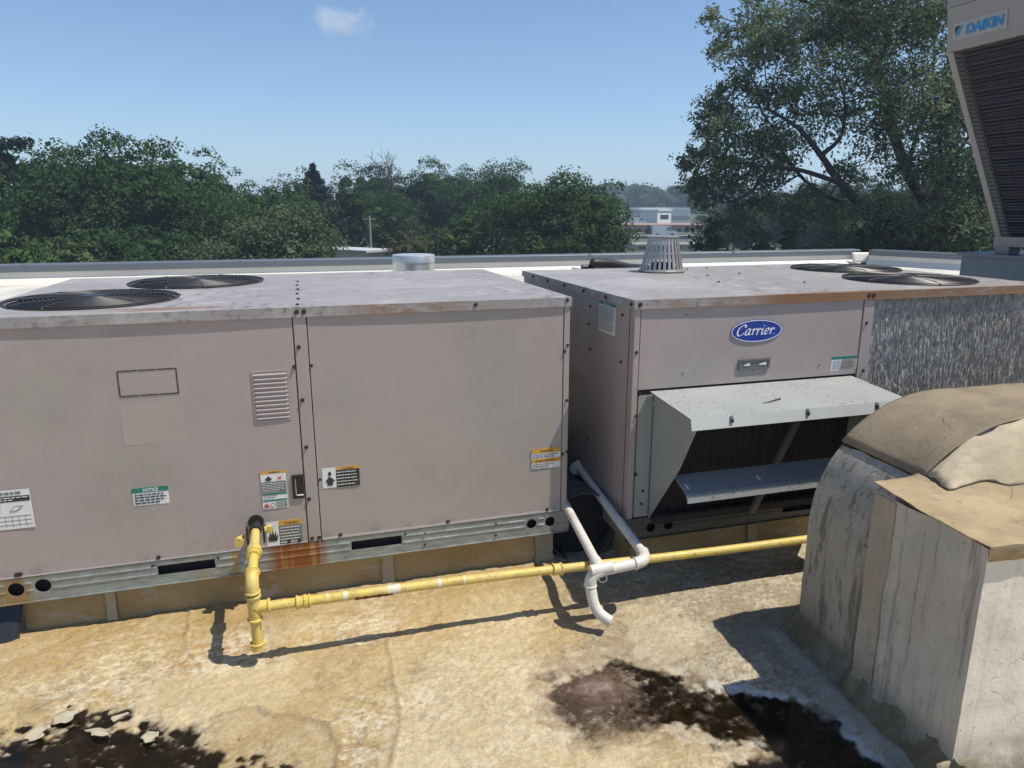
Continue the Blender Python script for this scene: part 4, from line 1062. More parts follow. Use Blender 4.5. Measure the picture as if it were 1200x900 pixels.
mb = MB(); dT = (pA1 - pC).normalized(); mb.tube([pT - dT * .04, pT + dT * .05], WR * 1.1, 18); mb.tube([pT, pT + (pB0 - pT).normalized() * .06], WR * 1.08, 18); mb.build('tee', M['pipe_white'], Wp, smooth=True)
pD = pC + Vector((.004, -.012, -.105)); b2 = bend(pA1, pC, pD, .05); mb = MB(); mb.tube(b2, WR * 1.12, 18); mb.ring(b2[-1], (pD - pC), WR * 1.12, .003, 24, 6); mb.build('elbow', M['pipe_white'], Wp, smooth=True)
pF = pD + Vector((.0, -.03, -.06)); pe = Vector(pe)
tail = [b2[-1]] + bend(b2[-1], pD + Vector((.004, -.03, -.035)), pe, .045, 7) + [pe]
mb = MB(); mb.tube(tail[:-1], WR, 16); mb.build('trap_bend', M['pipe_white'], Wp, smooth=True)
mb = MB(); d_ = (pe - tail[-2]).normalized(); mb.tube([tail[-2], pe], WR, 18, cap=False); mb.tube([tail[-2] + d_ * .004, pe], WR * .8, 18, cap=False); mb.ring(pe, d_, WR * .9, .003, 24, 6)
mb.cyl(tail[-2] + d_ * .01, d_, WR * .8, .001, 16, mi=1); mb.build('outlet', [M['pipe_white'], M['dark']], Wp, smooth=True)
mb = MB(); mb.cyl(pA0 + Vector((.002, 0, 0)), (-1, 0, 0), .038, .012, 18); mb.cyl(pA0 + Vector((-.01, 0, .0)), (-.4, -.6, 0), .03, .03, 16); mb.build('wall_fitting', M['pipe_white'], Wp, smooth=True)
mb = MB(); mb.ring(pT + Vector((.012, -.005, -.04)), (0.2, 1, 0), .016, .003, 20, 6); mb.build('hanger_ring', M['pipe_white'], Wp, smooth=True)

# =================================================================== GAP BETWEEN UNITS
rc = on_y(690, 632, 2.93)
e = empty('round_duct', (rc[0], 2.95, 0), 'black round duct with pale metal collar lying between the two units', 'duct')
mb = MB(); n = 40; rad = .165; zc_ = .152; xc_ = 1.195
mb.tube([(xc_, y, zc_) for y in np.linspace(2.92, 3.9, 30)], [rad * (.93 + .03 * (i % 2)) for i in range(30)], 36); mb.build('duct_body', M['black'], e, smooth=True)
mb = MB()
for i in range(2): pass
vs = []; 
for y, r in ((2.86, .172), (2.86, .166), (3.03, .166), (3.03, .172)):
    vs += [(xc_ + r * math.cos(2 * math.pi * k / n), y, zc_ + r * math.sin(2 * math.pi * k / n)) for k in range(n)]
mb.add(vs, [(q * n + k, ((q + 1) % 4) * n + k, ((q + 1) % 4) * n + (k + 1) % n, q * n + (k + 1) % n) for q in range(4) for k in range(n)])
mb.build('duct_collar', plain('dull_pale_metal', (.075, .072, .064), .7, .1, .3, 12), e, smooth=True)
mb = MB(); mb.cyl((xc_, 2.915, zc_), (0, -1, 0), .15, .004, 36); mb.build('duct_mouth', M['dark'], e)
def sheet(name, corners, label, cat, amp=.02, mat='black', seed=0, n=22, thick=.003):
    A, B, Cc, D = [np.array(c, float) for c in corners]; vs = []
    for j in range(n):
        for i in range(n):
            s, t = i / (n - 1), j / (n - 1)
            p = (A * (1 - s) + B * s) * (1 - t) + (D * (1 - s) + Cc * s) * t
            w = amp * (mnoise.noise(Vector((s * 4 + seed, t * 3, seed))) + .6 * mnoise.noise(Vector((s * 9, t * 2.5 + seed, 5))))
            vs.append((p[0] + w * .3, p[1] + w, p[2] + w * .5))
    mb = MB(); mb.add(vs, [(j * n + i, j * n + i + 1, (j + 1) * n + i + 1, (j + 1) * n + i) for j in range(n - 1) for i in range(n - 1)])
    o = mb.build(name, M[mat], smooth=True, ang=80); sm = o.modifiers.new('thick', 'SOLIDIFY'); sm.thickness = thick
    return tag(o, label, cat)
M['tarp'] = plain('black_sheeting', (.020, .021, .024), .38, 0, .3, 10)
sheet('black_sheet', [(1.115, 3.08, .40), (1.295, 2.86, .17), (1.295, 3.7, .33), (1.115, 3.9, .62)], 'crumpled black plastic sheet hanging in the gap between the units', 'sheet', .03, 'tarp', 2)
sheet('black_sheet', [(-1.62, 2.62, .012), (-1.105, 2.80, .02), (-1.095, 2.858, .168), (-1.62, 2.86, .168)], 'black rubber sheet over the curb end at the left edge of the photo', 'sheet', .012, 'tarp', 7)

# =================================================================== COATED DUCT AT RIGHT
def cracks(m, v, cc, scale, amt, colr_):
    w = m.noise(v, scale * .6, 4, .6)
    mx = m.n('ShaderNodeMix', data_type='VECTOR'); mx.inputs['Factor'].default_value = .16
    wv = m.n('ShaderNodeTexNoise'); m.l(v, wv.inputs['Vector']); wv.inputs['Scale'].default_value = scale * 1.3; wv.inputs['Detail'].default_value = 4
    m.l(v, mx.inputs[4]); m.l(wv.outputs['Color'], mx.inputs[5])
    vo = m.n('ShaderNodeTexVoronoi'); vo.feature = 'DISTANCE_TO_EDGE'; vo.inputs['Scale'].default_value = scale; m.l(mx.outputs[1], vo.inputs['Vector'])
    line = m.ramp(vo.outputs['Distance'], .004, .018, 1, 0)
    f = m.math('MULTIPLY', line, m.ramp(w, .48, .62, 0, amt))
    return m.mix(f, cc, colr_), f
def coat(name, base, pale, streak_amt, mottled):
    m = N(name); v = m.coord()
    st = m.noise(m.coord((30, 30, .7)), 1.0, 6, .7); a = m.noise(v, 3, 5, .6); d = m.noise(v, 45, 5, .7)
    cc = m.mix(m.ramp(a, .35, .65), base, pale)
    cc = m.mix(m.ramp(st, .50, .70, 0, streak_amt), cc, (.12, .11, .09))
    if mottled:
        w = m.noise(m.coord((16, 16, 2.4)), 1.4, 8, .72, .5)
        cc = m.mix(m.ramp(w, .50, .60, 0, .75), cc, (.13, .11, .08))
    z = m.sepx(v)[2]
    f = m.math('MULTIPLY', m.ramp(z, .02, .20, 1, 0), m.ramp(m.noise(v, 7, 6, .7), .3, .6, .2, .9))
    cc = m.mix(f, cc, (.10, .085, .045))
    cc = m.mix(m.ramp(d, .58, .70, 0, .45), cc, (.16, .13, .09))
    cc, fc = cracks(m, v, cc, 5.5, .30, (.16, .135, .10))
    lump = m.noise(v, 13, 5, .6)
    m.base(cc); m.rough(.7); m.bump(m.math('SUBTRACT', m.math('ADD', m.math('MULTIPLY', d, .35), m.math('ADD', m.math('MULTIPLY', a, 2.5), m.math('MULTIPLY', lump, .8))), fc), .35, .010); return m.m
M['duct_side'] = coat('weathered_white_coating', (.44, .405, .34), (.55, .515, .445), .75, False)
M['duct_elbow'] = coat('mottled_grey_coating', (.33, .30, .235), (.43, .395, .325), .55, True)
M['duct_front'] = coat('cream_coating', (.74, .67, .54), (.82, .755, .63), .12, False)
def top_coat(name='tan_top_coating', ca=(.30, .222, .118), cb=(.42, .325, .19)):
    m = N(name); v = m.coord()
    a = m.noise(v, 4, 6, .65); b = m.noise(v, 22, 6, .7, .4); d = m.noise(v, 110, 3, .6)
    cc = m.mix(m.ramp(a, .35, .65), ca, cb)
    cc = m.mix(m.ramp(b, .54, .66, 0, .5), cc, (.19, .145, .09)); cc = m.mix(m.ramp(d, .6, .7, 0, .35), cc, (.45, .39, .29))
    cc, fc = cracks(m, v, cc, 4.0, .8, (.10, .08, .055))
    m.base(cc); m.rough(.8); m.bump(m.math('SUBTRACT', m.math('ADD', b, m.math('MULTIPLY', d, .2)), fc), .32, .010); return m.m
M['duct_top'] = top_coat()
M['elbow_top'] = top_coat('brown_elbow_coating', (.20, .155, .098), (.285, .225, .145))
M['duct_strip'] = coat('tan_seam_strip', (.35, .30, .22), (.42, .37, .285), .35, False)
M['flash'] = coat('cream_flashing', (.42, .345, .225), (.52, .44, .30), .0, False)
D = empty('roof_duct', (DUCT[0], DUCT[1], 0), 'coated duct with rounded elbow and boxy front end beside the intake hood', 'duct')
def lumpy(rows, name, mat, amp=.006, freq=9, smooth=True, thick=0, parent=D, closed=False):
    """surface from rows of local (x,y,z) points (all rows the same length)"""
    mb = MB(); vs = []; n = len(rows[0])
    for r in rows:
        for p in r:
            w = amp * mnoise.noise(Vector(p) * freq) + amp * .5 * mnoise.noise(Vector(p) * freq * 2.7)
            x, y = duct_w(p[0] + w, p[1] + w * .6); vs.append((x, y, p[2] + w))
    mb.add(vs, [(j * n + i, j * n + i + 1, (j + 1) * n + i + 1, (j + 1) * n + i) for j in range(len(rows) - 1) for i in range(n - 1)])
    o = mb.build(name, mat, parent, smooth=smooth, ang=75)
    bm = bmesh.new(); bm.from_mesh(o.data); bmesh.ops.recalc_face_normals(bm, faces=bm.faces); bm.to_mesh(o.data); bm.free()
    if thick: sm = o.modifiers.new('thick', 'SOLIDIFY'); sm.thickness = thick; sm.offset = 0
    return o
def lerp_rows(prof, ys, n=1): return [[(x, y, z) for x, z in prof] for y in ys]
def dense(prof, step=.02):
    out = []
    for a, b in zip(prof[:-1], prof[1:]):
        k = max(1, int(math.dist(a, b) / step))
        out += [(a[0] + (b[0] - a[0]) * i / k, a[1] + (b[1] - a[1]) * i / k) for i in range(k)]
    return out + [prof[-1]]
EX = .045                                                                        # elbow set back a little from the box face
ZE = .948
arc = [(EX + .50 - .50 * math.cos(a), ZE - .46 + .46 * math.sin(a)) for a in np.linspace(0, math.pi / 2, 22)]
split = 9
wall_prof = dense([(EX - .02, -.03), (EX, .06), (EX, ZE - .46)]) + arc[1:split + 1]
top_prof = arc[split:] + dense([(EX + .50, ZE), (1.5, ZE + .005)], .05)[1:]
Y0e, Y1e = .395, .765
ys = np.linspace(Y0e, Y1e, 24)
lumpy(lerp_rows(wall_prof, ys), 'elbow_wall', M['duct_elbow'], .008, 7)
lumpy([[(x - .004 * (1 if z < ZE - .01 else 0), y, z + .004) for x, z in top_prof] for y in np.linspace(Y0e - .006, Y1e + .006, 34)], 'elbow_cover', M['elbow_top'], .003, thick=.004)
# side walls of the elbow (far and near) as fans of the profile
for yq in (Y1e, Y0e):
    pf_ = wall_prof + top_prof[1:]
    lumpy([[(x, yq, z) for x, z in pf_], [(max(x, EX + .5), yq, min(z, .3)) for x, z in pf_]], 'elbow_cheek', M['duct_front'] if yq == Y0e else M['duct_elbow'], .002)
# box section
BZ = .748; BY0, BY1 = 0.0, .412
zs_ = np.concatenate([np.linspace(-.03, .1, 6), np.linspace(.12, BZ, 26)])
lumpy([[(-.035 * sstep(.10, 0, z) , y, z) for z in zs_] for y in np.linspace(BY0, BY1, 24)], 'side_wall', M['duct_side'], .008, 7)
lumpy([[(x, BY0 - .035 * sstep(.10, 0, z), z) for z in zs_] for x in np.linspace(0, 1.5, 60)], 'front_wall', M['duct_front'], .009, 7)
def top_z(x, y):
    k = sstep(.22, .41, y); return BZ + .008 + .012 * y + k * (.012 + (.110) * sstep(.08, .45, x))
rows = []
for x in np.concatenate([[-.007, -.007, -.002], np.linspace(.01, 1.5, 110)]):
    first = len(rows) == 0
    row = []
    for j, y in enumerate(np.concatenate([[-.010, -.010, -.003], np.linspace(.005, .415, 34)])):
        z = top_z(x, y); dip = 0
        rag = .012 * (mnoise.noise(Vector((x * 14, y * 14, 4))) + .6)
        if first: dip = max(dip, .001 + rag * .12)
        if j == 0: dip = max(dip, .040 + rag * .35)
        row.append((x, y, z - dip))
    rows.append(row)
lumpy(rows, 'top_cover', M['duct_top'], .0026, 13, thick=.003)
# cream flashing over the joint between box top and elbow
rows = []
for x in np.linspace(.16, 1.5, 60):
    row = []
    for t in np.linspace(0, 1, 22):
        y0_ = .30 - .10 * sstep(.2, .9, x) + .03 * mnoise.noise(Vector((x * 7, 0, 2)))
        y = y0_ + (.386 - y0_) * t
        zel = ZE - .46 + .46 * math.sqrt(max(0, 1 - ((EX + .50 - min(x, EX + .5)) / .5) ** 2))
        zt_ = top_z(x, min(y, .41)) + .006; z = zt_ + (max(zel + .001, zt_) - zt_) * t ** 1.25
        wv = .022 * abs(mnoise.noise(Vector((x * 22, y * 26, 1)))) * math.sin(math.pi * t)
        row.append((x, y, z + wv))
    rows.append(row)
lumpy(rows, 'joint_flashing', M['flash'], .012, 15, thick=.003)
# seam strips on the shaded side, base skirt
rows = [[(-.0035 - .0015 * math.sin(z * 9), y + .012 * mnoise.noise(Vector((0, z * 6, y * 3))), z) for z in np.linspace(.06, BZ - .006, 26)] for y in np.linspace(.320, .408, 7)]
lumpy(rows, 'seam_strip', M['duct_strip'], .008, 7)
rows = [[(EX - .006, y, z) for z in np.linspace(.10, .52, 18)] for y in np.linspace(.41, .48, 5)]
lumpy(rows, 'seam_strip', M['duct_elbow'], .003)
M['skirt'] = coat('mossy_skirt_coating', (.19, .155, .09), (.31, .275, .20), .3, True)
rows = []
for t in np.linspace(0, 1, 70):
    y = -.05 + t * .84; top = .105 + .030 * mnoise.noise(Vector((y * 11, 1, 0))) + .014 * mnoise.noise(Vector((y * 34, 3, 0))); xo = 0 if y < .41 else EX * sstep(.41, .46, y)
    rows.append([(xo + .004 - (.070 + .04 * (xo / EX)) * (1 - q) ** 1.35, y, -.02 + (top + .02) * q) for q in np.linspace(0, 1, 10)])
lumpy(rows, 'base_skirt', M['skirt'], .008, 10, thick=.004)
rows = []
for t in np.linspace(0, 1, 70):
    x = -.05 + t * 1.5; top = .095 + .02 * mnoise.noise(Vector((x * 8, 5, 0)))
    rows.append([(x, .003 - .065 * (1 - q) ** 1.35, -.02 + (top + .02) * q) for q in np.linspace(0, 1, 8)])
lumpy(rows, 'base_skirt', M['flash'], .007, thick=.004)

# =================================================================== BACK OF THE ROOF
def parapet(p0, p1, label, n_seg, inner):
    p0, p1 = Vector((*p0, 0)), Vector((*p1, 0)); d = (p1 - p0); L = d.length; d.normalize(); nrm = Vector(inner).normalized()
    e = empty('parapet_wall', tuple((p0 + p1) / 2), label, 'parapet', 'low parapet walls at the roof edge')
    def pt(s, o, z): q = p0 + d * s + nrm * o; return (q.x, q.y, z)
    def bar(prof, s0, s1, name, mat):
        mb = MB(); n = len(prof); mb.add([pt(s0, a, b) for a, b in prof] + [pt(s1, a, b) for a, b in prof],
            [tuple(range(n)), tuple(range(n, 2 * n))[::-1]] + [(i, n + i, n + (i + 1) % n, (i + 1) % n) for i in range(n)])
        o = mb.build(name, mat, e)
        bm = bmesh.new(); bm.from_mesh(o.data); bmesh.ops.recalc_face_normals(bm, faces=bm.faces); bm.to_mesh(o.data); bm.free(); return o
    bar([(0, -.03), (0, .40), (-.25, .40), (-.25, -.03)], 0, L, 'wall_core', M['membrane_white'])
    bar([(.002, -.02), (.14, -.02), (.02, .12), (.002, .12)], 0, L, 'cant_strip', M['membrane_white'])
    seg = L / n_seg
    for k in range(n_seg):
        bar([(.035, .27), (.05, .262), (.05, .405), (.035, .418), (-.28, .435), (-.28, .29), (-.265, .29), (-.265, .402), (.035, .402)], k * seg + .006, (k + 1) * seg - .006, 'coping', M['coping'])
        if k: bar([(.051, .262), (.0545, .262), (.0545, .424), (-.28, .440), (-.28, .436), (.051, .420)], k * seg - .05, k * seg + .05, 'coping_joint', M['coping'])
    for k in range(1, n_seg * 2):
        s = k * seg / 2; bar([(.0505, .335), (.054, .335), (.054, .345), (.0505, .345)], s + .4, s + .412, 'rivet', M['bright_steel'])
    return e
parapet((-42, PY), (PX, PY), 'long low white parapet with slate-grey metal coping behind both units', 13, (0, -1, 0))
pe_ = 2.0; rdir = Vector((.35, -1, 0)).normalized()
parapet((PX + .10, PY - .30), (par_x(3.0), 3.0), 'short return parapet with grey coping running towards the fan-coil tower at right', 4, (-1, -.35, 0))
# flap of loose membrane and stains at the corner
def corner_flap():
    a = on_y(996, 303, PY - .06)[0]; b = on_y(1040, 303, PY - .06)[0]
    mb = MB(); n = 14; vs = []
    for j in range(5):
        for i in range(n):
            s = i / (n - 1); x = a + (b - a) * s; vs.append((x, PY - .10 - .10 * math.sin(s * math.pi) - .02 * j, .34 - .075 * j))
    mb.add(vs, [(j * n + i, j * n + i + 1, (j + 1) * n + i + 1, (j + 1) * n + i) for j in range(4) for i in range(n - 1)])
    o = mb.build('membrane_flap', M['membrane_white'], smooth=True); sm = o.modifiers.new('thick', 'SOLIDIFY'); sm.thickness = .01
    tag(o, 'loose curled flap of white membrane at the parapet corner', 'flap')
corner_flap()
# flue cap behind the left unit
fp = at(485, 318, 5.6)
e = empty('flue_cap', (fp[0], fp[1], -.02), 'shiny round metal flue cap behind the unit with plain panels', 'flue')
zt_ = at(485, 298, 5.6)[2]
fm_ = N('brushed_flue_steel'); st_ = fm_.noise(fm_.coord((9, 9, .2)), 1.6, 5, .7)
fm_.base(fm_.mix(fm_.ramp(st_, .35, .65), (.50, .48, .44), (.85, .84, .80))); fm_.b.inputs['Metallic'].default_value = .75; fm_.rough(.38)
mb = MB(); mb.cyl((fp[0], fp[1], -.02), (0, 0, 1), .160, zt_ - .035, 48); mb.build('flue_pipe', fm_.m, e, smooth=True)
mb = MB(); mb.tube([(fp[0], fp[1], zt_ - .058), (fp[0], fp[1], zt_ - .010), (fp[0], fp[1], zt_ - .003), (fp[0], fp[1], zt_)], [.1645, .1645, .161, .150], 48); mb.build('flue_lid', plain('galvanised_lid', (.60, .61, .61), .35, .5), e, smooth=True)
# black insulated hoses behind the right unit
hb = at(720, 318, 7.2)
e = empty('insulated_hose', (hb[0], hb[1], -.02), 'black insulated hose ends resting on a stand behind the cage vent', 'hose')
zz_ = at(715, 309.5, 7.2)[2]
mb = MB(); mb.tube([at(694, 309, 7.0), at(712, 309.5, 7.1), at(735, 313, 7.3), at(770, 315, 7.6)], [.052, .055, .04, .03], 14); mb.build('hose', M['black'], e, smooth=True)
mb = MB(); mb.tube([at(682, 313.5, 7.0), at(694, 313.5, 7.05), at(712, 315, 7.15)], [.028, .03, .03], 12); mb.build('hose', M['black'], e, smooth=True)
mb = MB(); mb.box(hb[0] - .3, hb[0] + .5, hb[1] - .05, hb[1] + .4, -.02, at(715, 316.5, 7.1)[2]); mb.build('support_box', M['membrane_white'], e)

# =================================================================== TALL SLANTED CONDENSER AT RIGHT
# left face looks to -X; it leans outwards towards the top
CX = 6.35
def fpt(u, v, x): return on_x(u, v, x)
b0 = fpt(1166, 277, CX + .0)
yF = b0[1]                                                                       # far end of the face
zb = b0[2]; 
tTop = None
# upper edge of coil: same far-end plane (y = yF)
t1 = on_y(1109.5, 62, yF); t2 = on_y(1110, 10, yF)
VX0, VX1, VX2 = b0[0], t1[0], t2[0]; VZ0, VZ1, VZ2 = zb, t1[2], t2[2]
yN = yF - 4.2
E_ = empty('condenser_tower', (VX0, (yF + yN) / 2, 0), 'tall taupe condenser with outward-leaning dark coil at the right edge of the photo', 'condenser')
def lean(z): return VX0 + (VX1 - VX0) * (z - VZ0) / (VZ1 - VZ0)
W_ = 2.2
mb = MB(); mb.prism([(VX1, VZ1), (VX2, VZ2), (VX2 + W_, VZ2), (VX1 + W_, VZ1)], 'y', yN, yF); mb.build('head_panel', M['frame_tan'], E_, bevel=.01)
mb = MB(); mb.box(VX2 - .004, VX2 + W_, yN, yF + .006, VZ2 + .001, VZ2 + .9); mb.build('fan_deck', M['frame_tan'], E_, bevel=.01)
for ya in (yF, yN + .06):
    mb = MB(); mb.prism([(VX0, VZ0), (VX1, VZ1 - .002), (VX1 + .09, VZ1 - .002), (VX0 + .09, VZ0)], 'y', ya - .06, ya); mb.build('end_frame', M['frame_tan'], E_, bevel=.004)
mb = MB(); mb.prism([(VX0 - .005, VZ0 - .09), (VX0 - .005, VZ0 + .0), (VX0 + .20, VZ0), (VX0 + .2, VZ0 - .09)], 'y', yN, yF - .0); mb.build('bottom_frame', M['frame_tan'], E_)
# coil of fins inset behind the frame, wire guard in front
mb = MB(); ys_ = np.linspace(yN + .07, yF - .09, 2); c0 = .075
mb.add([(lean(VZ0) + c0, ys_[0], VZ0), (lean(VZ0) + c0, ys_[1], VZ0), (lean(VZ1) + c0, ys_[1], VZ1), (lean(VZ1) + c0, ys_[0], VZ1)], [(0, 3, 2, 1)])
mb.build('coil', M['coil_dark'], E_)
mb = MB(); mb.prism([(VX0 + .1, VZ0), (VX1 + .1, VZ1 - .003), (VX1 + W_ - .1, VZ1 - .003), (VX0 + .9, VZ0)], 'y', yF - .064, yF - .04); mb.build('end_plate', M['frame_tan'], E_)
mb = MB(); nh = 46
for i in range(nh):
    z = VZ0 + (VZ1 - VZ0) * (i + .5) / nh; mb.tube([(lean(z) + .012, yN + .065, z), (lean(z) + .012, yF - .062, z)], .0035, 4)
    mb.tube([(lean(z) + .012, yF - .062, z), (lean(z) + .075, yF - .075, z)], .003, 4)
for y in np.arange(yN + .2, yF - .05, .16):
    mb.tube([(lean(VZ0) + .008, y, VZ0), (lean(VZ1) + .008, y, VZ1)], .004, 4)
mb.build('wire_guard', M['guard'], E_)
mb = MB()
for i in range(60):
    z = VZ0 + (VZ1 - VZ0) * (i + .5) / 60; mb.box(lean(z) + .05, lean(z) + .085, yN + .08, yF - .10, z - .0035, z + .0035)
kind(mb.build('coil_fins', plain('coil_fin_metal', (.085, .078, .095), .4, .3), E_), 'stuff')
# legs and stand
gl = fpt(1160, 298, CX)
lz = on_y(1175, 297, yF - .1)[2]
mb = MB(); mb.box(VX0 - .0, VX0 + .14, yF - .16, yF - .02, lz, VZ0 - .09); mb.build('leg', M['frame_tan'], E_)
mb = MB(); mb.box(VX0 + .0, VX0 + .14, yN + .02, yN + .16, lz, VZ0 - .09); mb.build('leg', M['frame_tan'], E_)
mb = MB(); mb.box(VX0 + .3, VX0 + 1.8, yN + .2, yF - .35, lz, VZ0 - .09); mb.build('skid', M['black'], E_)
# logo plate on the head panel: letters run towards -Y (towards the viewer)
la = Vector(on_x(1121, 40, VX1 - .0)); lb = Vector(on_x(1183, 20, VX1))
def head_x(z): return VX1 + (VX2 - VX1) * (z - VZ1) / (VZ2 - VZ1)
y_l, y_r = on_x(1120, 40, VX1)[1], on_x(1184, 22, VX1)[1]; z_b = on_x(1121, 48, VX1)[2]; z_t = on_x(1121, 29, VX1)[2]
def fr(a, b, t): z = z_b + b; return (head_x(z) - .003 - t, y_l - a, z)
wL, hL = y_l - y_r, z_t - z_b
mb = MB(); mb.add([fr(0, 0, .002), fr(wL, 0, .002), fr(wL, hL, .002), fr(0, hL, .002)], [(0, 1, 2, 3)]); lp = mb.build('logo_plate', plain('plate_pale', (.36, .34, .31), .5), E_)
mb = MB(); text(mb, 'DAIKIN', hL * .78, lambda a, b, t: fr(wL * .25 + a, hL * .24 + b, .005 + t), shear=.18, bold=hL * .03, thick=.002, width=wL * .70); mb.build('logo_lettering', M['cyan'], lp)
mb = MB(); mb.add([fr(wL * a, hL * b, .005) for a, b in ((.04, .22), (.10, .22), (.20, .80), (.16, .80))], [(0, 1, 2, 3)]); mb.build('logo_mark', M['cyan'], lp)
mb = MB(); mb.add([fr(wL * a, hL * b, .005) for a, b in ((.04, .34), (.04, .80), (.15, .80))], [(0, 1, 2)]); mb.build('logo_mark', M['print'], lp)
# steel-clad stand below
e = empty('equipment_stand', (VX0 + .8, (yF + yN) / 2, -.02), 'blue-grey clad stand carrying the leaning condenser', 'stand')
mb = MB(); mb.box(VX0 - .16, VX0 + 2.2, yN - .3, yF + .18, -.02, lz - .03); mb.build('stand_body', plain('blue_grey_cladding', (.13, .16, .185), .5), e)
mb = MB(); mb.box(VX0 - .19, VX0 + 2.24, yN - .34, yF + .22, lz - .0295, lz - .001); mb.build('stand_cap', M['coping'], e, bevel=.004)

# =================================================================== VEGETATION
def leaf_mat(name, c1, c2, trans=.28):
    m = N(name)
    gi = m.n('ShaderNodeNewGeometry'); v = m.coord(which='Object')
    f = m.math('ADD', m.math('MULTIPLY', gi.outputs['Random Per Island'], .65), m.math('MULTIPLY', m.noise(v, .55, 3, .6), .55))
    cc = m.mix(m.ramp(f, .2, .95), c1, c2)
    m.base(cc); m.rough(.9); m.b.inputs['Specular IOR Level'].default_value = .12
    tr = m.n('ShaderNodeBsdfTranslucent'); m.l(cc, tr.inputs['Color'])
    mx = m.n('ShaderNodeMixShader'); mx.inputs['Fac'].default_value = trans
    m.l(m.b.outputs[0], mx.inputs[1]); m.l(tr.outputs[0], mx.inputs[2]); m.l(mx.outputs[0], m.o.inputs['Surface'])
    return m.m
LM = {'deep': leaf_mat('deep_green_leaves', (.024, .054, .022), (.066, .116, .040)),
      'mid': leaf_mat('mid_green_leaves', (.030, .066, .022), (.084, .140, .045)),
      'light': leaf_mat('light_green_leaves', (.046, .086, .026), (.115, .165, .055)),
      'silver': leaf_mat('silvery_green_leaves', (.044, .076, .034), (.140, .175, .090)),
      'willow': leaf_mat('grey_green_leaves', (.080, .118, .058), (.225, .265, .145), .42),
      'pine': leaf_mat('blue_green_needles', (.018, .040, .026), (.044, .076, .048), .1),
      'far': leaf_mat('distant_leaves', (.034, .062, .032), (.074, .112, .052)),
      'olive': leaf_mat('olive_leaves', (.060, .072, .028), (.11, .12, .052))}
M['bark'] = plain('dark_bark', (.026, .021, .018), .9, 0, .35, 12)
def leaves(name, Cn, Nn, size, mat, parent, aspect=.6, droop=0.0):
    n = len(Cn)
    Nn = Nn / np.maximum(1e-6, np.linalg.norm(Nn, axis=1))[:, None]
    r = rng.normal(size=(n, 3)); r[:, 2] -= droop
    t = r - Nn * np.sum(r * Nn, 1)[:, None]; t /= np.maximum(1e-6, np.linalg.norm(t, axis=1))[:, None]
    b = np.cross(Nn, t); L = size[:, None] * .5; Wd = L * aspect
    V = np.stack([Cn - t * L, Cn + b * Wd - t * L * .1, Cn + t * L, Cn - b * Wd - t * L * .1], 1).reshape(-1, 3)
    return raw_mesh(name, V, np.arange(4 * n).reshape(-1, 4), mat, parent)
ICO_V = None
def ico(sub=1):
    bm = bmesh.new(); bmesh.ops.create_icosphere(bm, subdivisions=sub, radius=1); v = np.array([tuple(q.co) for q in bm.verts]); f = [tuple(x.index for x in q.verts) for q in bm.faces]; bm.free(); return v, np.array(f)
IV, IF = ico(2)
def blob_leaves(blobs, per_m2, size, jitter=.5, front=None):
    """leaf centres and normals scattered through blobs (c, rx, rz)"""
    Cs, Ns = [], []
    for c, rx, rz in blobs:
        n = int(per_m2 * 4 * math.pi * rx * (rx + rz) / 2 * (.8 + .4 * rng.random()))
        d = rng.normal(size=(n, 3)); d /= np.linalg.norm(d, axis=1)[:, None]
        d[:, 2] = np.where(d[:, 2] < -.35, -d[:, 2] * .6, d[:, 2])
        if front is not None:
            k = d[:, 0] * front[0] + d[:, 1] * front[1]; keep = (k > -.25) | (rng.random(n) < .35); d = d[keep]; n = len(d)
        q = rng.random(n) ** .5; rad = .62 + .46 * q
        lump = .82 + .36 * vnoise(d[:, 0] * 2.5 + c[0] * 3 + 9, d[:, 2] * 2.5 + d[:, 1] * 1.7 + c[2] * 3, 3)
        Cs.append(np.array(c) + d * (rad * lump)[:, None] * np.array([rx, rx, rz])); Ns.append(d + rng.normal(size=(n, 3)) * jitter + np.array([0, 0, .25]))
    return np.concatenate(Cs), np.concatenate(Ns)
def trunk_mesh(parent, base, top, r, limbs, name='trunk'):
    mb = MB(); b, t = Vector(base), Vector(top); n = 7
    mid = [b.lerp(t, i / (n - 1)) + Vector((.15 * math.sin(i * 1.3 + b.x), .15 * math.cos(i * 1.7 + b.y), 0)) * (i > 0) for i in range(n)]
    mb.tube(mid, [r * (1.25 if i == 0 else 1 - .75 * i / (n - 1)) for i in range(n)], 8)
    for lp in limbs:
        lp = Vector(lp); k = min(n - 1, max(1, int((lp.z - b.z) / max(.1, t.z - b.z) * n * .7))); s = mid[k]
        m_ = s.lerp(lp, .5) + Vector((0, 0, -.12 * (lp - s).length)); mb.tube([s, m_, lp], [r * .38, r * .24, r * .06], 6)
    return mb.build(name, M['bark'], parent, smooth=True)
TREE_G = 'trees beyond the roof edge'
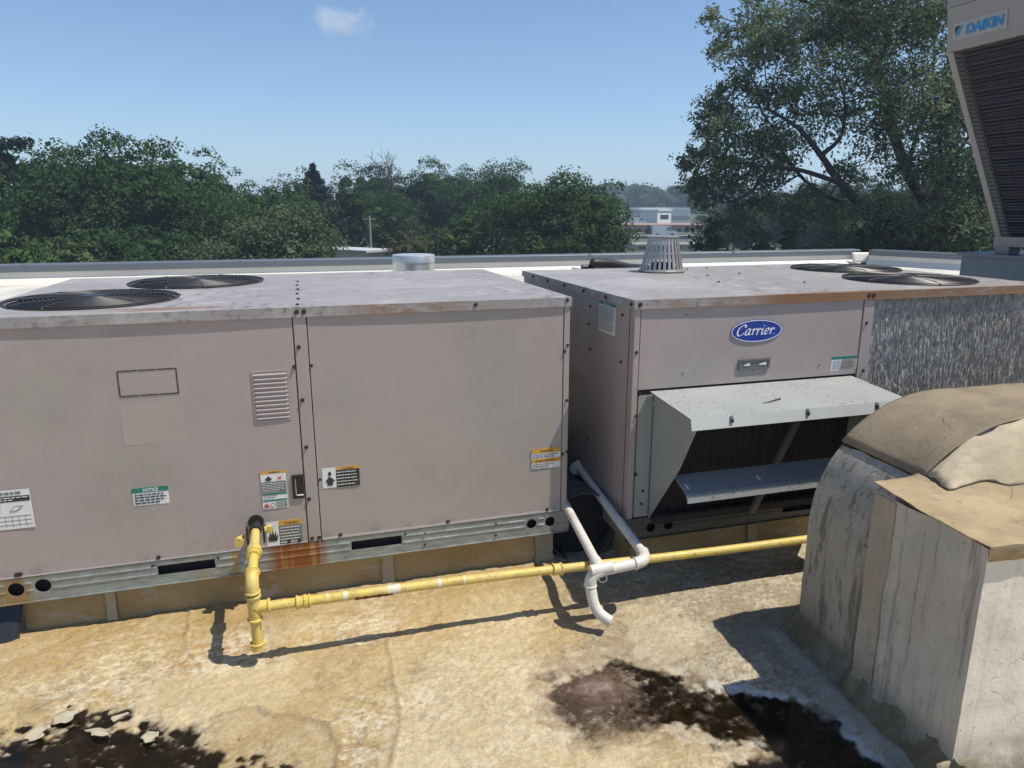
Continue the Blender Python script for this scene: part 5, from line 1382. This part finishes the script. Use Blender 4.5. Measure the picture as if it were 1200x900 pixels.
def tree(u, vtop, hw, dist, label, kind_='mid', name='broadleaf_tree', vbase=None, size=.30, dens=7.0, nb=46, shape=1.0, seed=0):
    global rng
    rng = np.random.default_rng(1000 + seed + int(u) * 7)
    gpnt = at(u, 400, dist); gz0 = float(terrain_h(gpnt[0], gpnt[1])) - .05
    top = at(u, vtop - 9, dist)[2]; rx = hw / FPX * dist * 1.0; Hh = top - gz0
    zb_ = gz0 + Hh * (.10 if vbase is None else vbase); cz = (top + zb_) / 2; rz = (top - zb_) / 2
    e = empty(name, (gpnt[0], gpnt[1], gz0), label, 'tree', TREE_G)
    fr_ = (-gpnt[0] / dist, -gpnt[1] / dist)
    blobs = []; nb2 = int(nb * 3.0)
    for i in range(nb2):
        d = rng.normal(size=3); d /= np.linalg.norm(d)
        outer = i < nb2 * .72
        k = (.62 + .38 * rng.random() ** .8) if outer else .25 + .4 * rng.random()
        br = rx * (.10 + .13 * rng.random()) * (1 if outer else 1.45)
        br = min(br, 1.5)
        az = math.atan2(d[1], d[0]); bulge = .86 + .24 * math.sin(az * 3 + seed) * math.sin(d[2] * 4 + seed * 1.7) + .10 * rng.normal()
        sq = 1.0 if d[2] > 0 else (1.0 - .25 * shape * abs(d[2]))
        p = np.array([gpnt[0] + d[0] * k * rx * sq * bulge, gpnt[1] + d[1] * k * rx * .8 * sq * bulge, cz + d[2] * (rz - br * .7) * min(1.0, k * 1.08) * (.92 + .10 * rng.normal())])
        p[2] = min(p[2], top - br * .5); off_ = (p - np.array([gpnt[0], gpnt[1], cz])) / np.array([rx, rx, rz]); q_ = np.linalg.norm(off_)
        if q_ > 1.0: p = np.array([gpnt[0], gpnt[1], cz]) + (p - np.array([gpnt[0], gpnt[1], cz])) / q_
        blobs.append((p, br, br * (.70 + .3 * rng.random())))
    ls = size * .62
    Cn, Nn = blob_leaves(blobs, dens * 2.3, ls, .75, fr_)
    cr = leaves('crown', Cn, Nn, ls * (.6 + .9 * rng.random(len(Cn))), LM[kind_], e)
    # leaf masses in the shade inside the crown
    Vs, Fs = [], []
    for i, (p, a, b) in enumerate(blobs):
        w = .55 + .40 * rng.random(len(IV))
        c_ = np.array([gpnt[0], gpnt[1], cz]); q = c_ + (p - c_) * .70
        Vs.append(q + IV * w[:, None] * np.array([a, a, b]) * .8); Fs.append(IF + i * len(IV))
    raw_mesh('inner_foliage', np.concatenate(Vs), np.concatenate(Fs), LM[kind_], cr)
    trunk_mesh(e, (gpnt[0], gpnt[1], gz0), (gpnt[0], gpnt[1], cz + rz * .5), max(.15, rx * .06), [tuple(b[0]) for b in blobs[:7]])
    return e
def conifer(u, vtop, hw, dist, label, layers=13, kind_='pine', seed=0, flat=False, name='conifer_tree'):
    global rng
    rng = np.random.default_rng(500 + seed)
    g = at(u, 400, dist); gz0 = float(terrain_h(g[0], g[1])) - .05; top = at(u, vtop, dist)[2]; R0 = hw / FPX * dist; Hh = top - gz0
    e = empty(name, (g[0], g[1], gz0), label, 'tree', TREE_G)
    Cs, Ns = [], []; tb = MB(); tb.tube([(g[0], g[1], gz0), (g[0], g[1], top)], [R0 * .07, .03], 8)
    for k in range(layers):
        f = k / (layers - 1); z = gz0 + Hh * (.18 + .80 * f); rad = R0 * ((1 - f) ** .8 * .95 + .05) if not flat else R0 * (.55 + .45 * math.sin(f * 2.6 + .4)) * (.7 + .5 * rng.random())
        for q in range(9):
            a = rng.random() * 6.28; L = rad * (.65 + .45 * rng.random()); n = int(60 + 260 * L / max(R0, .1))
            s = rng.random(n) ** .7; wid = .16 * L + .10
            up = (.10 if flat else -.18) * L
            px = s * L; off = rng.normal(size=n) * wid * (1.1 - .8 * s) * .9
            P_ = np.stack([g[0] + math.cos(a) * px - math.sin(a) * off, g[1] + math.sin(a) * px + math.cos(a) * off, z + s * up + rng.normal(size=n) * (.10 + .05 * L)], 1)
            Cs.append(P_); Ns.append(rng.normal(size=(n, 3)) * .6 + np.array([0, 0, 1.]))
            tb.tube([(g[0], g[1], z), (g[0] + math.cos(a) * L * .9, g[1] + math.sin(a) * L * .9, z + up * .9)], [R0 * .015 + .01, .01], 4)
    Cn, Nn = np.concatenate(Cs), np.concatenate(Ns)
    leaves('crown', Cn, Nn, .42 * (.6 + .7 * rng.random(len(Cn))), LM[kind_], e, .42)
    tb.build('trunk', M['bark'], e); return e
conifer(22, 168, 62, 58, 'dark blue-green layered pine at the far left of the tree line', 11, seed=1, flat=True, name='pine_tree')
tree(150, 156, 108, 48, 'tallest dense dark green tree of the left tree line', 'deep', nb=64, seed=1)
tree(262, 190, 72, 56, 'dark green tree directly right of the tallest left tree', 'mid', nb=44, seed=2)
tree(318, 208, 50, 60, 'small rounded tree above the silvery bush, left of the conifer', 'mid', nb=30, seed=3)
tree(338, 240, 92, 40, 'broad silvery-green tree directly behind the parapet, left of the flue cap', 'silver', size=.26, nb=52, dens=9, seed=4)
tree(8, 246, 62, 38, 'low bushy tree under the pine at the left edge', 'mid', nb=30, size=.26, seed=5)
tree(88, 266, 56, 40, 'low light green bush in front of the tallest left tree', 'light', nb=28, size=.24, seed=6)
tree(200, 262, 60, 42, 'low dark bush between the tallest left tree and the silvery tree', 'deep', nb=30, size=.26, seed=16)
conifer(380, 193, 52, 72, 'pointed dark conifer above the silvery tree', 15, seed=2)
tree(420, 200, 50, 74, 'dark tree just right of the pointed conifer', 'deep', nb=36, seed=7)
tree(468, 222, 46, 68, 'shaded tree behind the utility pole', 'deep', nb=34, seed=8)
tree(508, 189, 62, 80, 'rounded dark tree rising in the middle of the tree line', 'deep', nb=44, seed=9)
tree(585, 193, 70, 76, 'broad-topped tree left of the nearest central tree', 'mid', nb=44, seed=10)
tree(655, 198, 92, 46, 'large leafy green tree left of the distant white warehouse', 'mid', nb=62, seed=11, size=.28, dens=8)
tree(548, 240, 52, 46, 'low bushy tree in front of the rounded dark tree', 'mid', nb=30, seed=12, size=.26)
tree(488, 258, 44, 50, 'olive bush between the pole and the large central tree', 'olive', nb=26, seed=13, size=.26)
tree(618, 262, 60, 44, 'low dark shrub at the foot of the large central tree', 'deep', nb=28, seed=14, size=.26)
tree(92, 164, 62, 50, 'tall dark tree between the pine and the tallest left tree', 'deep', nb=44, seed=31)
tree(222, 170, 66, 52, 'second tallest dark tree, on the right shoulder of the tallest left tree', 'deep', nb=46, seed=32)
tree(350, 206, 56, 68, 'mid green tree filling the dip left of the pointed conifer', 'mid', nb=36, seed=33)
tree(450, 196, 54, 82, 'dark far tree between the bare tree and the pointed conifer', 'far', nb=36, seed=34)
tree(545, 192, 56, 84, 'far dark tree just left of the broad-topped central tree', 'far', nb=36, seed=35)
tree(705, 232, 40, 48, 'small leafy tree at the right edge of the large central tree', 'mid', nb=34, size=.26, seed=36)
for k_, (u_, v_0, h_) in enumerate(((862, 236, 70), (925, 226, 74), (1010, 222, 84), (1100, 218, 90), (1185, 214, 80))):
    tree(u_, v_0, h_, 88, ('distant tree behind the shrub left of the big airy tree', 'distant tree seen under the left limbs of the big airy tree', 'distant tree seen behind the leaning trunk of the big airy tree', 'distant tree seen right of the leaning trunk of the big airy tree', 'distant tree behind the leaning condenser')[k_], 'far', nb=36, seed=60 + k_)
# bare tree
gb = at(460, 300, 78); e = empty('bare_tree', (gb[0], gb[1], float(terrain_h(gb[0], gb[1]))), 'leafless grey tree top showing above the dark trees', 'tree', TREE_G)
mb = MB(); r_ = random.Random(4)
def twig(p, d, L, r, dep):
    q = p + d * L; mb.tube([p, p.lerp(q, .5) + Vector((r_.uniform(-1, 1), r_.uniform(-1, 1), 0)) * L * .06, q], [r, r * .8, r * .55], 5)
    if dep:
        for _ in range(3):
            nd = (d + Vector((r_.uniform(-.7, .7), r_.uniform(-.7, .7), r_.uniform(-.1, .5)))).normalized(); twig(p.lerp(q, r_.uniform(.6, 1)), nd, L * .62, r * .55, dep - 1)
zt2 = at(460, 187, 78)[2]; z0_ = float(terrain_h(gb[0], gb[1]))
twig(Vector((gb[0], gb[1], z0_)), Vector((0, 0, 1)), (zt2 - z0_) * .55, .22, 4)
mb.build('trunk', plain('grey_bark', (.09, .08, .07), .9), e, smooth=True)

# ---- big airy tree at right, with limbs that show
rng = np.random.default_rng(77)
DT = 31.0
gT = at(1062, 300, DT); gT[2] = float(terrain_h(gT[0], gT[1]))
BT = empty('broadleaf_tree', tuple(gT), 'big airy tree with dark leaning limbs beside the leaning condenser', 'tree', TREE_G)
limb_px = [[(1062, 330, 0), (1055, 290, 0), (1020, 252, -.3), (985, 215, -.6), (962, 182, -.8), (935, 150, -1.0), (900, 128, -1.2)],
           [(985, 215, -.6), (940, 200, -1.2), (900, 196, -1.6), (862, 190, -2.0), (828, 182, -2.2)],
           [(1020, 252, -.3), (960, 225, .5), (925, 190, .9), (905, 150, 1.2), (880, 110, 1.4)],
           [(962, 182, -.8), (985, 160, -.2), (990, 120, .2), (978, 84, .4)],
           [(1068, 300, .4), (1085, 255, .7), (1100, 215, .9), (1125, 175, 1.1), (1150, 140, 1.2)],
           [(1085, 255, .7), (1105, 200, 1.6), (1095, 150, 1.8), (1080, 110, 2.0)],
           [(1100, 290, 2.2), (1062, 200, 2.4), (1040, 130, 2.4), (1028, 80, 2.2), (1005, 48, 1.8), (965, 42, 1.5), (925, 50, 1.2), (890, 40, 1.0)],
           [(1028, 80, 2.2), (1040, 40, 2.4), (1030, 0, 2.6), (1015, -30, 2.6)],
           [(1005, 48, 1.8), (975, 20, 1.8), (940, 0, 1.6), (905, -6, 1.4)],
           [(1062, 200, 2.4), (1085, 120, 2.8), (1095, 60, 3.0), (1085, 0, 3.0)],
           [(925, 190, .9), (880, 168, .6), (845, 150, .4)], [(900, 196, -1.6), (880, 225, -1.8), (850, 238, -2.0)]]
mb = MB(); nodes = []
for li, L in enumerate(limb_px):
    pts = [Vector(at(u, v, DT + d)) for u, v, d in L]
    if li == 0: pts[0].z = gT[2]
    if li in (4, 6): pts.insert(0, Vector((gT[0] + (.3 if li == 4 else .9), gT[1] + (.2 if li == 4 else 1.6), gT[2])))
    sm_ = []
    for i in range(len(pts) - 1):
        p0, p1, p2, p3 = pts[max(i - 1, 0)], pts[i], pts[i + 1], pts[min(i + 2, len(pts) - 1)]
        for q in range(5):
            t = q / 5; sm_.append(.5 * ((2 * p1) + (p2 - p0) * t + (2 * p0 - 5 * p1 + 4 * p2 - p3) * t * t + (3 * p1 - p0 - 3 * p2 + p3) * t ** 3))
    sm_.append(pts[-1]); n = len(sm_)
    r0 = {0: .24, 4: .20, 6: .25}.get(li, .10)
    mb.tube(sm_, [r0 * (1 - .82 * i / (n - 1)) for i in range(n)], 8); nodes += [np.array(p) for p in sm_[4:]]
nodes = np.array(nodes)
spray = [(850, 20, 20), (880, 45, 34), (915, 30, 36), (955, 12, 40), (1000, 20, 44), (1045, 30, 46), (1085, 40, 44), (1110, 90, 36), (930, 70, 34), (900, 5, 26), (880, 70, 22),
         (975, 70, 40), (1030, 90, 44), (1075, 110, 46), (1120, 140, 40), (865, 100, 28), (900, 105, 34), (945, 120, 38), (990, 130, 42), (1045, 150, 46), (1095, 165, 44), (1135, 200, 32),
         (845, 130, 26), (835, 160, 28), (870, 150, 36), (910, 160, 38), (820, 190, 22), (850, 195, 32), (890, 200, 36), (935, 190, 34), (1000, 185, 34), (1060, 195, 40), (1110, 215, 40),
         (810, 215, 16), (840, 225, 22), (880, 235, 30), (960, 235, 24), (1130, 245, 34), (1150, 280, 30), (1040, 235, 24), (1090, 260, 30), (1140, 60, 30), (1160, 120, 30), (1010, -10, 40), (1070, -10, 40), (1110, 10, 40),
         (960, -15, 34), (1160, 180, 30), (1165, 240, 26), (845, 60, 14), (818, 205, 14), (803, 193, 10), (825, 150, 14), (838, 112, 14), (1165, 270, 34), (1140, 285, 26), (1120, 270, 30), (1060, 255, 30), (990, 262, 26), (930, 250, 26), (870, 255, 22), (1175, 150, 34), (1180, 210, 34), (1150, 90, 34), (820, 235, 14)]
tips_b = MB(); Cs, Ns = [], []
for k, (u, v, r) in enumerate(spray):
    for rep in range(2):
        dd = rng.uniform(-2.0, 3.4); c = at(u + rng.normal() * r * .3, v + rng.normal() * r * .3, DT + dd); R0 = r / FPX * DT * rng.uniform(.8, 1.15)
        i = np.argmin(np.linalg.norm(nodes - c, axis=1)); s0 = Vector(nodes[i]); c0v = Vector(c)
        tips_b.tube([s0, s0.lerp(c0v, .5) + Vector((0, 0, .1)), c0v], [.035, .022, .012], 5)
        for w in range(int(14 * (R0 / 1.0) ** 2) + 6):                             # twiglets carrying leaves
            d = rng.normal(size=3); d /= np.linalg.norm(d); d[2] *= .75; a = c + d * R0 * rng.uniform(.1, .5); b = c + d * R0 * rng.uniform(.7, 1.15); b[2] -= .12 * R0
            if w % 2 == 0: tips_b.tube([c0v.lerp(Vector(a), .7), Vector(b)], [.010, .005], 3, cap=False)
            m = rng.integers(20, 36); s = rng.random(m)[:, None]
            Cs.append(a + (b - a) * s + rng.normal(size=(m, 3)) * .11 * R0 ** .5); Ns.append(rng.normal(size=(m, 3)) * .8 + np.array([.2, -.3, .7]))
Cn, Nn = np.concatenate(Cs), np.concatenate(Ns)
crT = leaves('crown', Cn, Nn, .155 * (.6 + .8 * rng.random(len(Cn))), LM['willow'], BT, .5, .5)
mb.build('trunk', M['bark'], BT, smooth=True); tips_b.build('branches', M['bark'], BT, smooth=True)
# undergrowth below the big tree
tree(826, 240, 44, 30, 'dark shrub in front of the distant white warehouse', 'deep', nb=40, size=.20, dens=16, seed=21, vbase=.05)
tree(905, 232, 66, 31, 'dark undergrowth shrub below the big airy tree, left of its trunk', 'deep', nb=34, size=.20, dens=12, seed=22, vbase=.02)
tree(1000, 232, 72, 32, 'dark undergrowth shrub around the foot of the big airy tree', 'deep', nb=34, size=.20, dens=12, seed=23, vbase=.02)
tree(1105, 236, 72, 33, 'dark undergrowth shrub right of the big airy tree trunk', 'deep', nb=34, size=.20, dens=12, seed=24, vbase=.02)
tree(1180, 232, 60, 34, 'dark undergrowth shrub behind the leaning condenser', 'deep', nb=30, size=.20, dens=12, seed=25, vbase=.02)
tree(980, 205, 60, 60, 'far round tree seen through the big airy tree', 'far', nb=34, seed=26)
tree(1080, 190, 80, 62, 'far broad tree seen through the right side of the big airy tree', 'far', nb=36, seed=27)

# ---- far hill wood, buildings, pole
rng = np.random.default_rng(5)
blobs = []
for i in range(330):
    u = rng.uniform(690, 1200); dist = rng.uniform(300, 420)
    g = at(u, 240, dist); gz0 = float(terrain_h(g[0], g[1])); hgt = at(u, 221 + 5 * math.sin(u * .05) + rng.uniform(-4, 14) - 6 * math.exp(-((u - 790) / 40) ** 2), dist)[2]
    r = rng.uniform(3.5, 6.5); blobs.append((np.array([g[0], g[1], hgt - r * .8]), r, r * .85))
    for q in range(2): blobs.append((np.array([g[0], g[1], hgt - r * (2.0 + 1.5 * q)]), r, r))
Cn, Nn = blob_leaves(blobs, .28, 1.2, .5, (-math.sin(YAW + .3), -math.cos(YAW + .3)))
V1 = leaves('hill_wood', Cn, Nn, 1.7 * (.6 + .7 * rng.random(len(Cn))), LM['far'], None); kind(V1, 'stuff')
Vs, Fs = [], []
for i, (p, a, b) in enumerate(blobs): Vs.append(p + IV * np.array([a, a, b]) * .85); Fs.append(IF + i * len(IV))
kind(raw_mesh('hill_wood', np.concatenate(Vs), np.concatenate(Fs), LM['far']), 'stuff')

def building(u0, u1, v0, v1, dist, depth, name, label, wall, roof, windows=0, wmat='dark', over=.3, band=None, roofh=.5):
    a = at(u0, v1, dist); b = at(u1, v1, dist * 1.03); zt = at(u0, v0, dist)[2]
    d = Vector((b[0] - a[0], b[1] - a[1], 0)); L = d.length; d.normalize(); n = Vector((-d.y, d.x, 0))
    if n.dot(Vector((a[0], a[1], 0))) < 0: n = -n
    z0 = min(float(terrain_h(a[0], a[1])) - .5, a[2] - .2)
    e = empty(name, (a[0], a[1], z0), label, 'building')
    def bx(s0, s1, o0, o1, za, zb_, nm, m, par=e):
        mb = MB(); P_ = [Vector((a[0], a[1], 0)) + d * s + n * o for s, o in ((s0, o0), (s1, o0), (s1, o1), (s0, o1))]
        mb.add([(p.x, p.y, za) for p in P_] + [(p.x, p.y, zb_) for p in P_], [(0, 3, 2, 1), (4, 5, 6, 7), (0, 1, 5, 4), (1, 2, 6, 5), (2, 3, 7, 6), (3, 0, 4, 7)])
        return mb.build(nm, m, par)
    w = bx(0, L, 0, depth, z0, zt, 'wall', wall); bx(-over, L + over, -over, depth + over, zt + .003, zt + roofh, 'roof', roof)
    H_ = zt - a[2]
    for k in range(windows):
        s0 = L * (k + .2) / windows; s1 = L * (k + .8) / windows; bx(s0, s1, -.06, -.001, a[2] + H_ * .42, a[2] + H_ * .72, 'window', M[wmat], w)
    if band: bx(.05, L - .05, -.10, -.002, a[2] + H_ * band[0], a[2] + H_ * band[1], 'band', band[2], w)
    return e
bw = plain('white_building_wall', (.72, .72, .70), .6); bg = plain('pale_metal_roof', (.52, .54, .55), .5); br_ = plain('brick_red_wall', (.36, .215, .16), .8, 0, .2, .4); gl_ = plain('blue_grey_glazing', (.20, .24, .23), .4)
M['gl'] = gl_
building(724, 808, 246, 264, 215, 30, 'warehouse', 'long white warehouse with pale roof below the wooded hill', bw, bg, 0, band=(.34, .62, gl_), roofh=.7)
building(770, 786, 247, 264, 212, 6, 'warehouse', 'white gable block standing out from the long warehouse', bw, bw, 1, roofh=.3)
bd = plain('dull_grey_roof', (.24, .25, .26), .7)
building(738, 830, 264.5, 277, 165, 20, 'brick_building', 'low red brick building in front of the white warehouse', br_, br_, 12, 'dark', roofh=.2)
building(742, 850, 277, 283, 140, 3, 'road_wall', 'grey concrete wall along the far road', plain('grey_concrete', (.22, .23, .24), .8), bd, 0, roofh=.1)
building(745, 840, 288, 294, 112, 8, 'brick_building', 'pale tan low building just above the parapet beside the cage vent', plain('tan_stucco', (.50, .38, .28), .8), bd, 5, roofh=.2)
building(0, 20, 240, 252, 90, 8, 'white_house', 'white house glimpsed between the pine and the left edge', bw, bw, 2, roofh=.2)
building(430, 458, 296, 304, 50, 5, 'pale_house', 'pale house roof peeking over the parapet beside the flue cap', bw, bg, 0, roofh=.15)
# parked vans on the far road and small young firs by the brick building
van_w = plain('van_white', (.75, .75, .75), .3); tyre_m = M['black']
def van(u, v, dist, label):
    p = at(u, v, dist); e = empty('van', tuple(p), label, 'van', 'vehicles on the far road')
    d = Vector((_R[0], _R[1], 0)); n = Vector((_F[0], _F[1], 0)); q = Vector(p)
    def ex(prof, w0, w1, nm, m):
        mb = MB(); k = len(prof); mb.add([tuple(q + d * a + n * w0 + Vector((0, 0, b))) for a, b in prof] + [tuple(q + d * a + n * w1 + Vector((0, 0, b))) for a, b in prof],
            [tuple(range(k)), tuple(range(k, 2 * k))[::-1]] + [(i, k + i, k + (i + 1) % k, (i + 1) % k) for i in range(k)]); return mb.build(nm, m, e)
    ex([(-2.4, .4), (2.4, .4), (2.4, 1.1), (1.7, 1.25), (1.1, 2.1), (-2.4, 2.2)], -.95, .95, 'body', van_w)
    ex([(1.62, 1.3), (1.12, 2.0), (.4, 2.02), (.4, 1.3)], -.97, .97, 'cab_window', M['gl'])
    for s in (-1.5, 1.5):
        mb = MB(); mb.cyl(tuple(q + d * s - n * 1.0 + Vector((0, 0, .36))), n, .36, 2.0, 14); mb.build('wheel', tyre_m, e)
van(778, 277.5, 150, 'white van parked near the cage vent top on the far road')
van(747, 264, 205, 'white van parked at the left end of the long warehouse')
for i, u in enumerate((754, 761, 772)):
    conifer(u, 266 + (i % 2) * 3, 4.2, 158, ('young fir in front of the brick building, leftmost', 'young fir in front of the brick building, middle', 'young fir in front of the brick building, rightmost')[i], 6, 'pine', 40 + i, name='young_fir')
# utility pole
pb = at(435, 300, 62); pz0 = float(terrain_h(pb[0], pb[1])); pzt = at(435, 253, 62)[2]
e = empty('utility_pole', (pb[0], pb[1], pz0), 'thin grey wooden utility pole in front of the dark trees', 'pole')
mb = MB(); mb.tube([(pb[0], pb[1], pz0), (pb[0], pb[1], pzt)], [.13, .085], 10); mb.build('pole', plain('weathered_wood', (.30, .27, .24), .9), e, smooth=True)
mb = MB(); mb.box(pb[0] - .55, pb[0] + .55, pb[1] - .05, pb[1] + .05, pzt - .30, pzt - .20); mb.build('crossarm', plain('crossarm_wood', (.24, .21, .18), .9), e)

# =================================================================== CLOUD
cp = at(400, 25, 1000)
mb = MB(); n = 24; vs = []
for j in range(13):
    ph = math.pi * j / 12
    for i in range(n):
        a = 2 * math.pi * i / n; vs.append((cp[0] + 48 * math.cos(a) * math.sin(ph), cp[1] + 30 * math.sin(a) * math.sin(ph), cp[2] + 24 * math.cos(ph)))
mb.add(vs, [(j * n + i, (j + 1) * n + i, (j + 1) * n + (i + 1) % n, j * n + (i + 1) % n) for j in range(12) for i in range(n)])
cl = mb.build('cloud', None and 0 or M['white'])
mc = N('cloud_vapour'); mc.t.nodes.remove(mc.b)
pv = mc.n('ShaderNodeVolumePrincipled'); pv.inputs['Color'].default_value = (1, 1, 1, 1); pv.inputs['Anisotropy'].default_value = 0.0
tcd = mc.n('ShaderNodeTexCoord'); mp = mc.n('ShaderNodeMapping'); mc.l(tcd.outputs['Generated'], mp.inputs['Vector']); mp.inputs['Location'].default_value = (-1, -1, -1); mp.inputs['Scale'].default_value = (2, 2, 2)
ln = mc.n('ShaderNodeVectorMath', operation='LENGTH'); mc.l(mp.outputs[0], ln.inputs[0])
nz_ = mc.noise(tcd.outputs['Object'], .035, 6, .62)
den = mc.math('SUBTRACT', mc.math('ADD', mc.math('SUBTRACT', 1.0, ln.outputs['Value']), mc.math('MULTIPLY', mc.math('SUBTRACT', nz_, .5), 2.6)), .20)
mc.l(mc.math('MULTIPLY', mc.math('MAXIMUM', den, 0.0), .045), pv.inputs['Density']); mc.l(pv.outputs[0], mc.o.inputs['Volume'])
cl.data.materials.clear(); cl.data.materials.append(mc.m)
kind(cl, 'stuff')

# =================================================================== HAZE
mb = MB(); mb.box(-4300, 4300, -4300, 4300, -40, 58)
hz = mb.build('haze', M['white']); kind(hz, 'stuff')
mh = N('summer_haze'); mh.t.nodes.remove(mh.b)
pv = mh.n('ShaderNodeVolumePrincipled'); pv.inputs['Color'].default_value = (.62, .78, 1.0, 1); pv.inputs['Density'].default_value = .00080; pv.inputs['Anisotropy'].default_value = .1
mh.l(pv.outputs[0], mh.o.inputs['Volume']); hz.data.materials.clear(); hz.data.materials.append(mh.m)
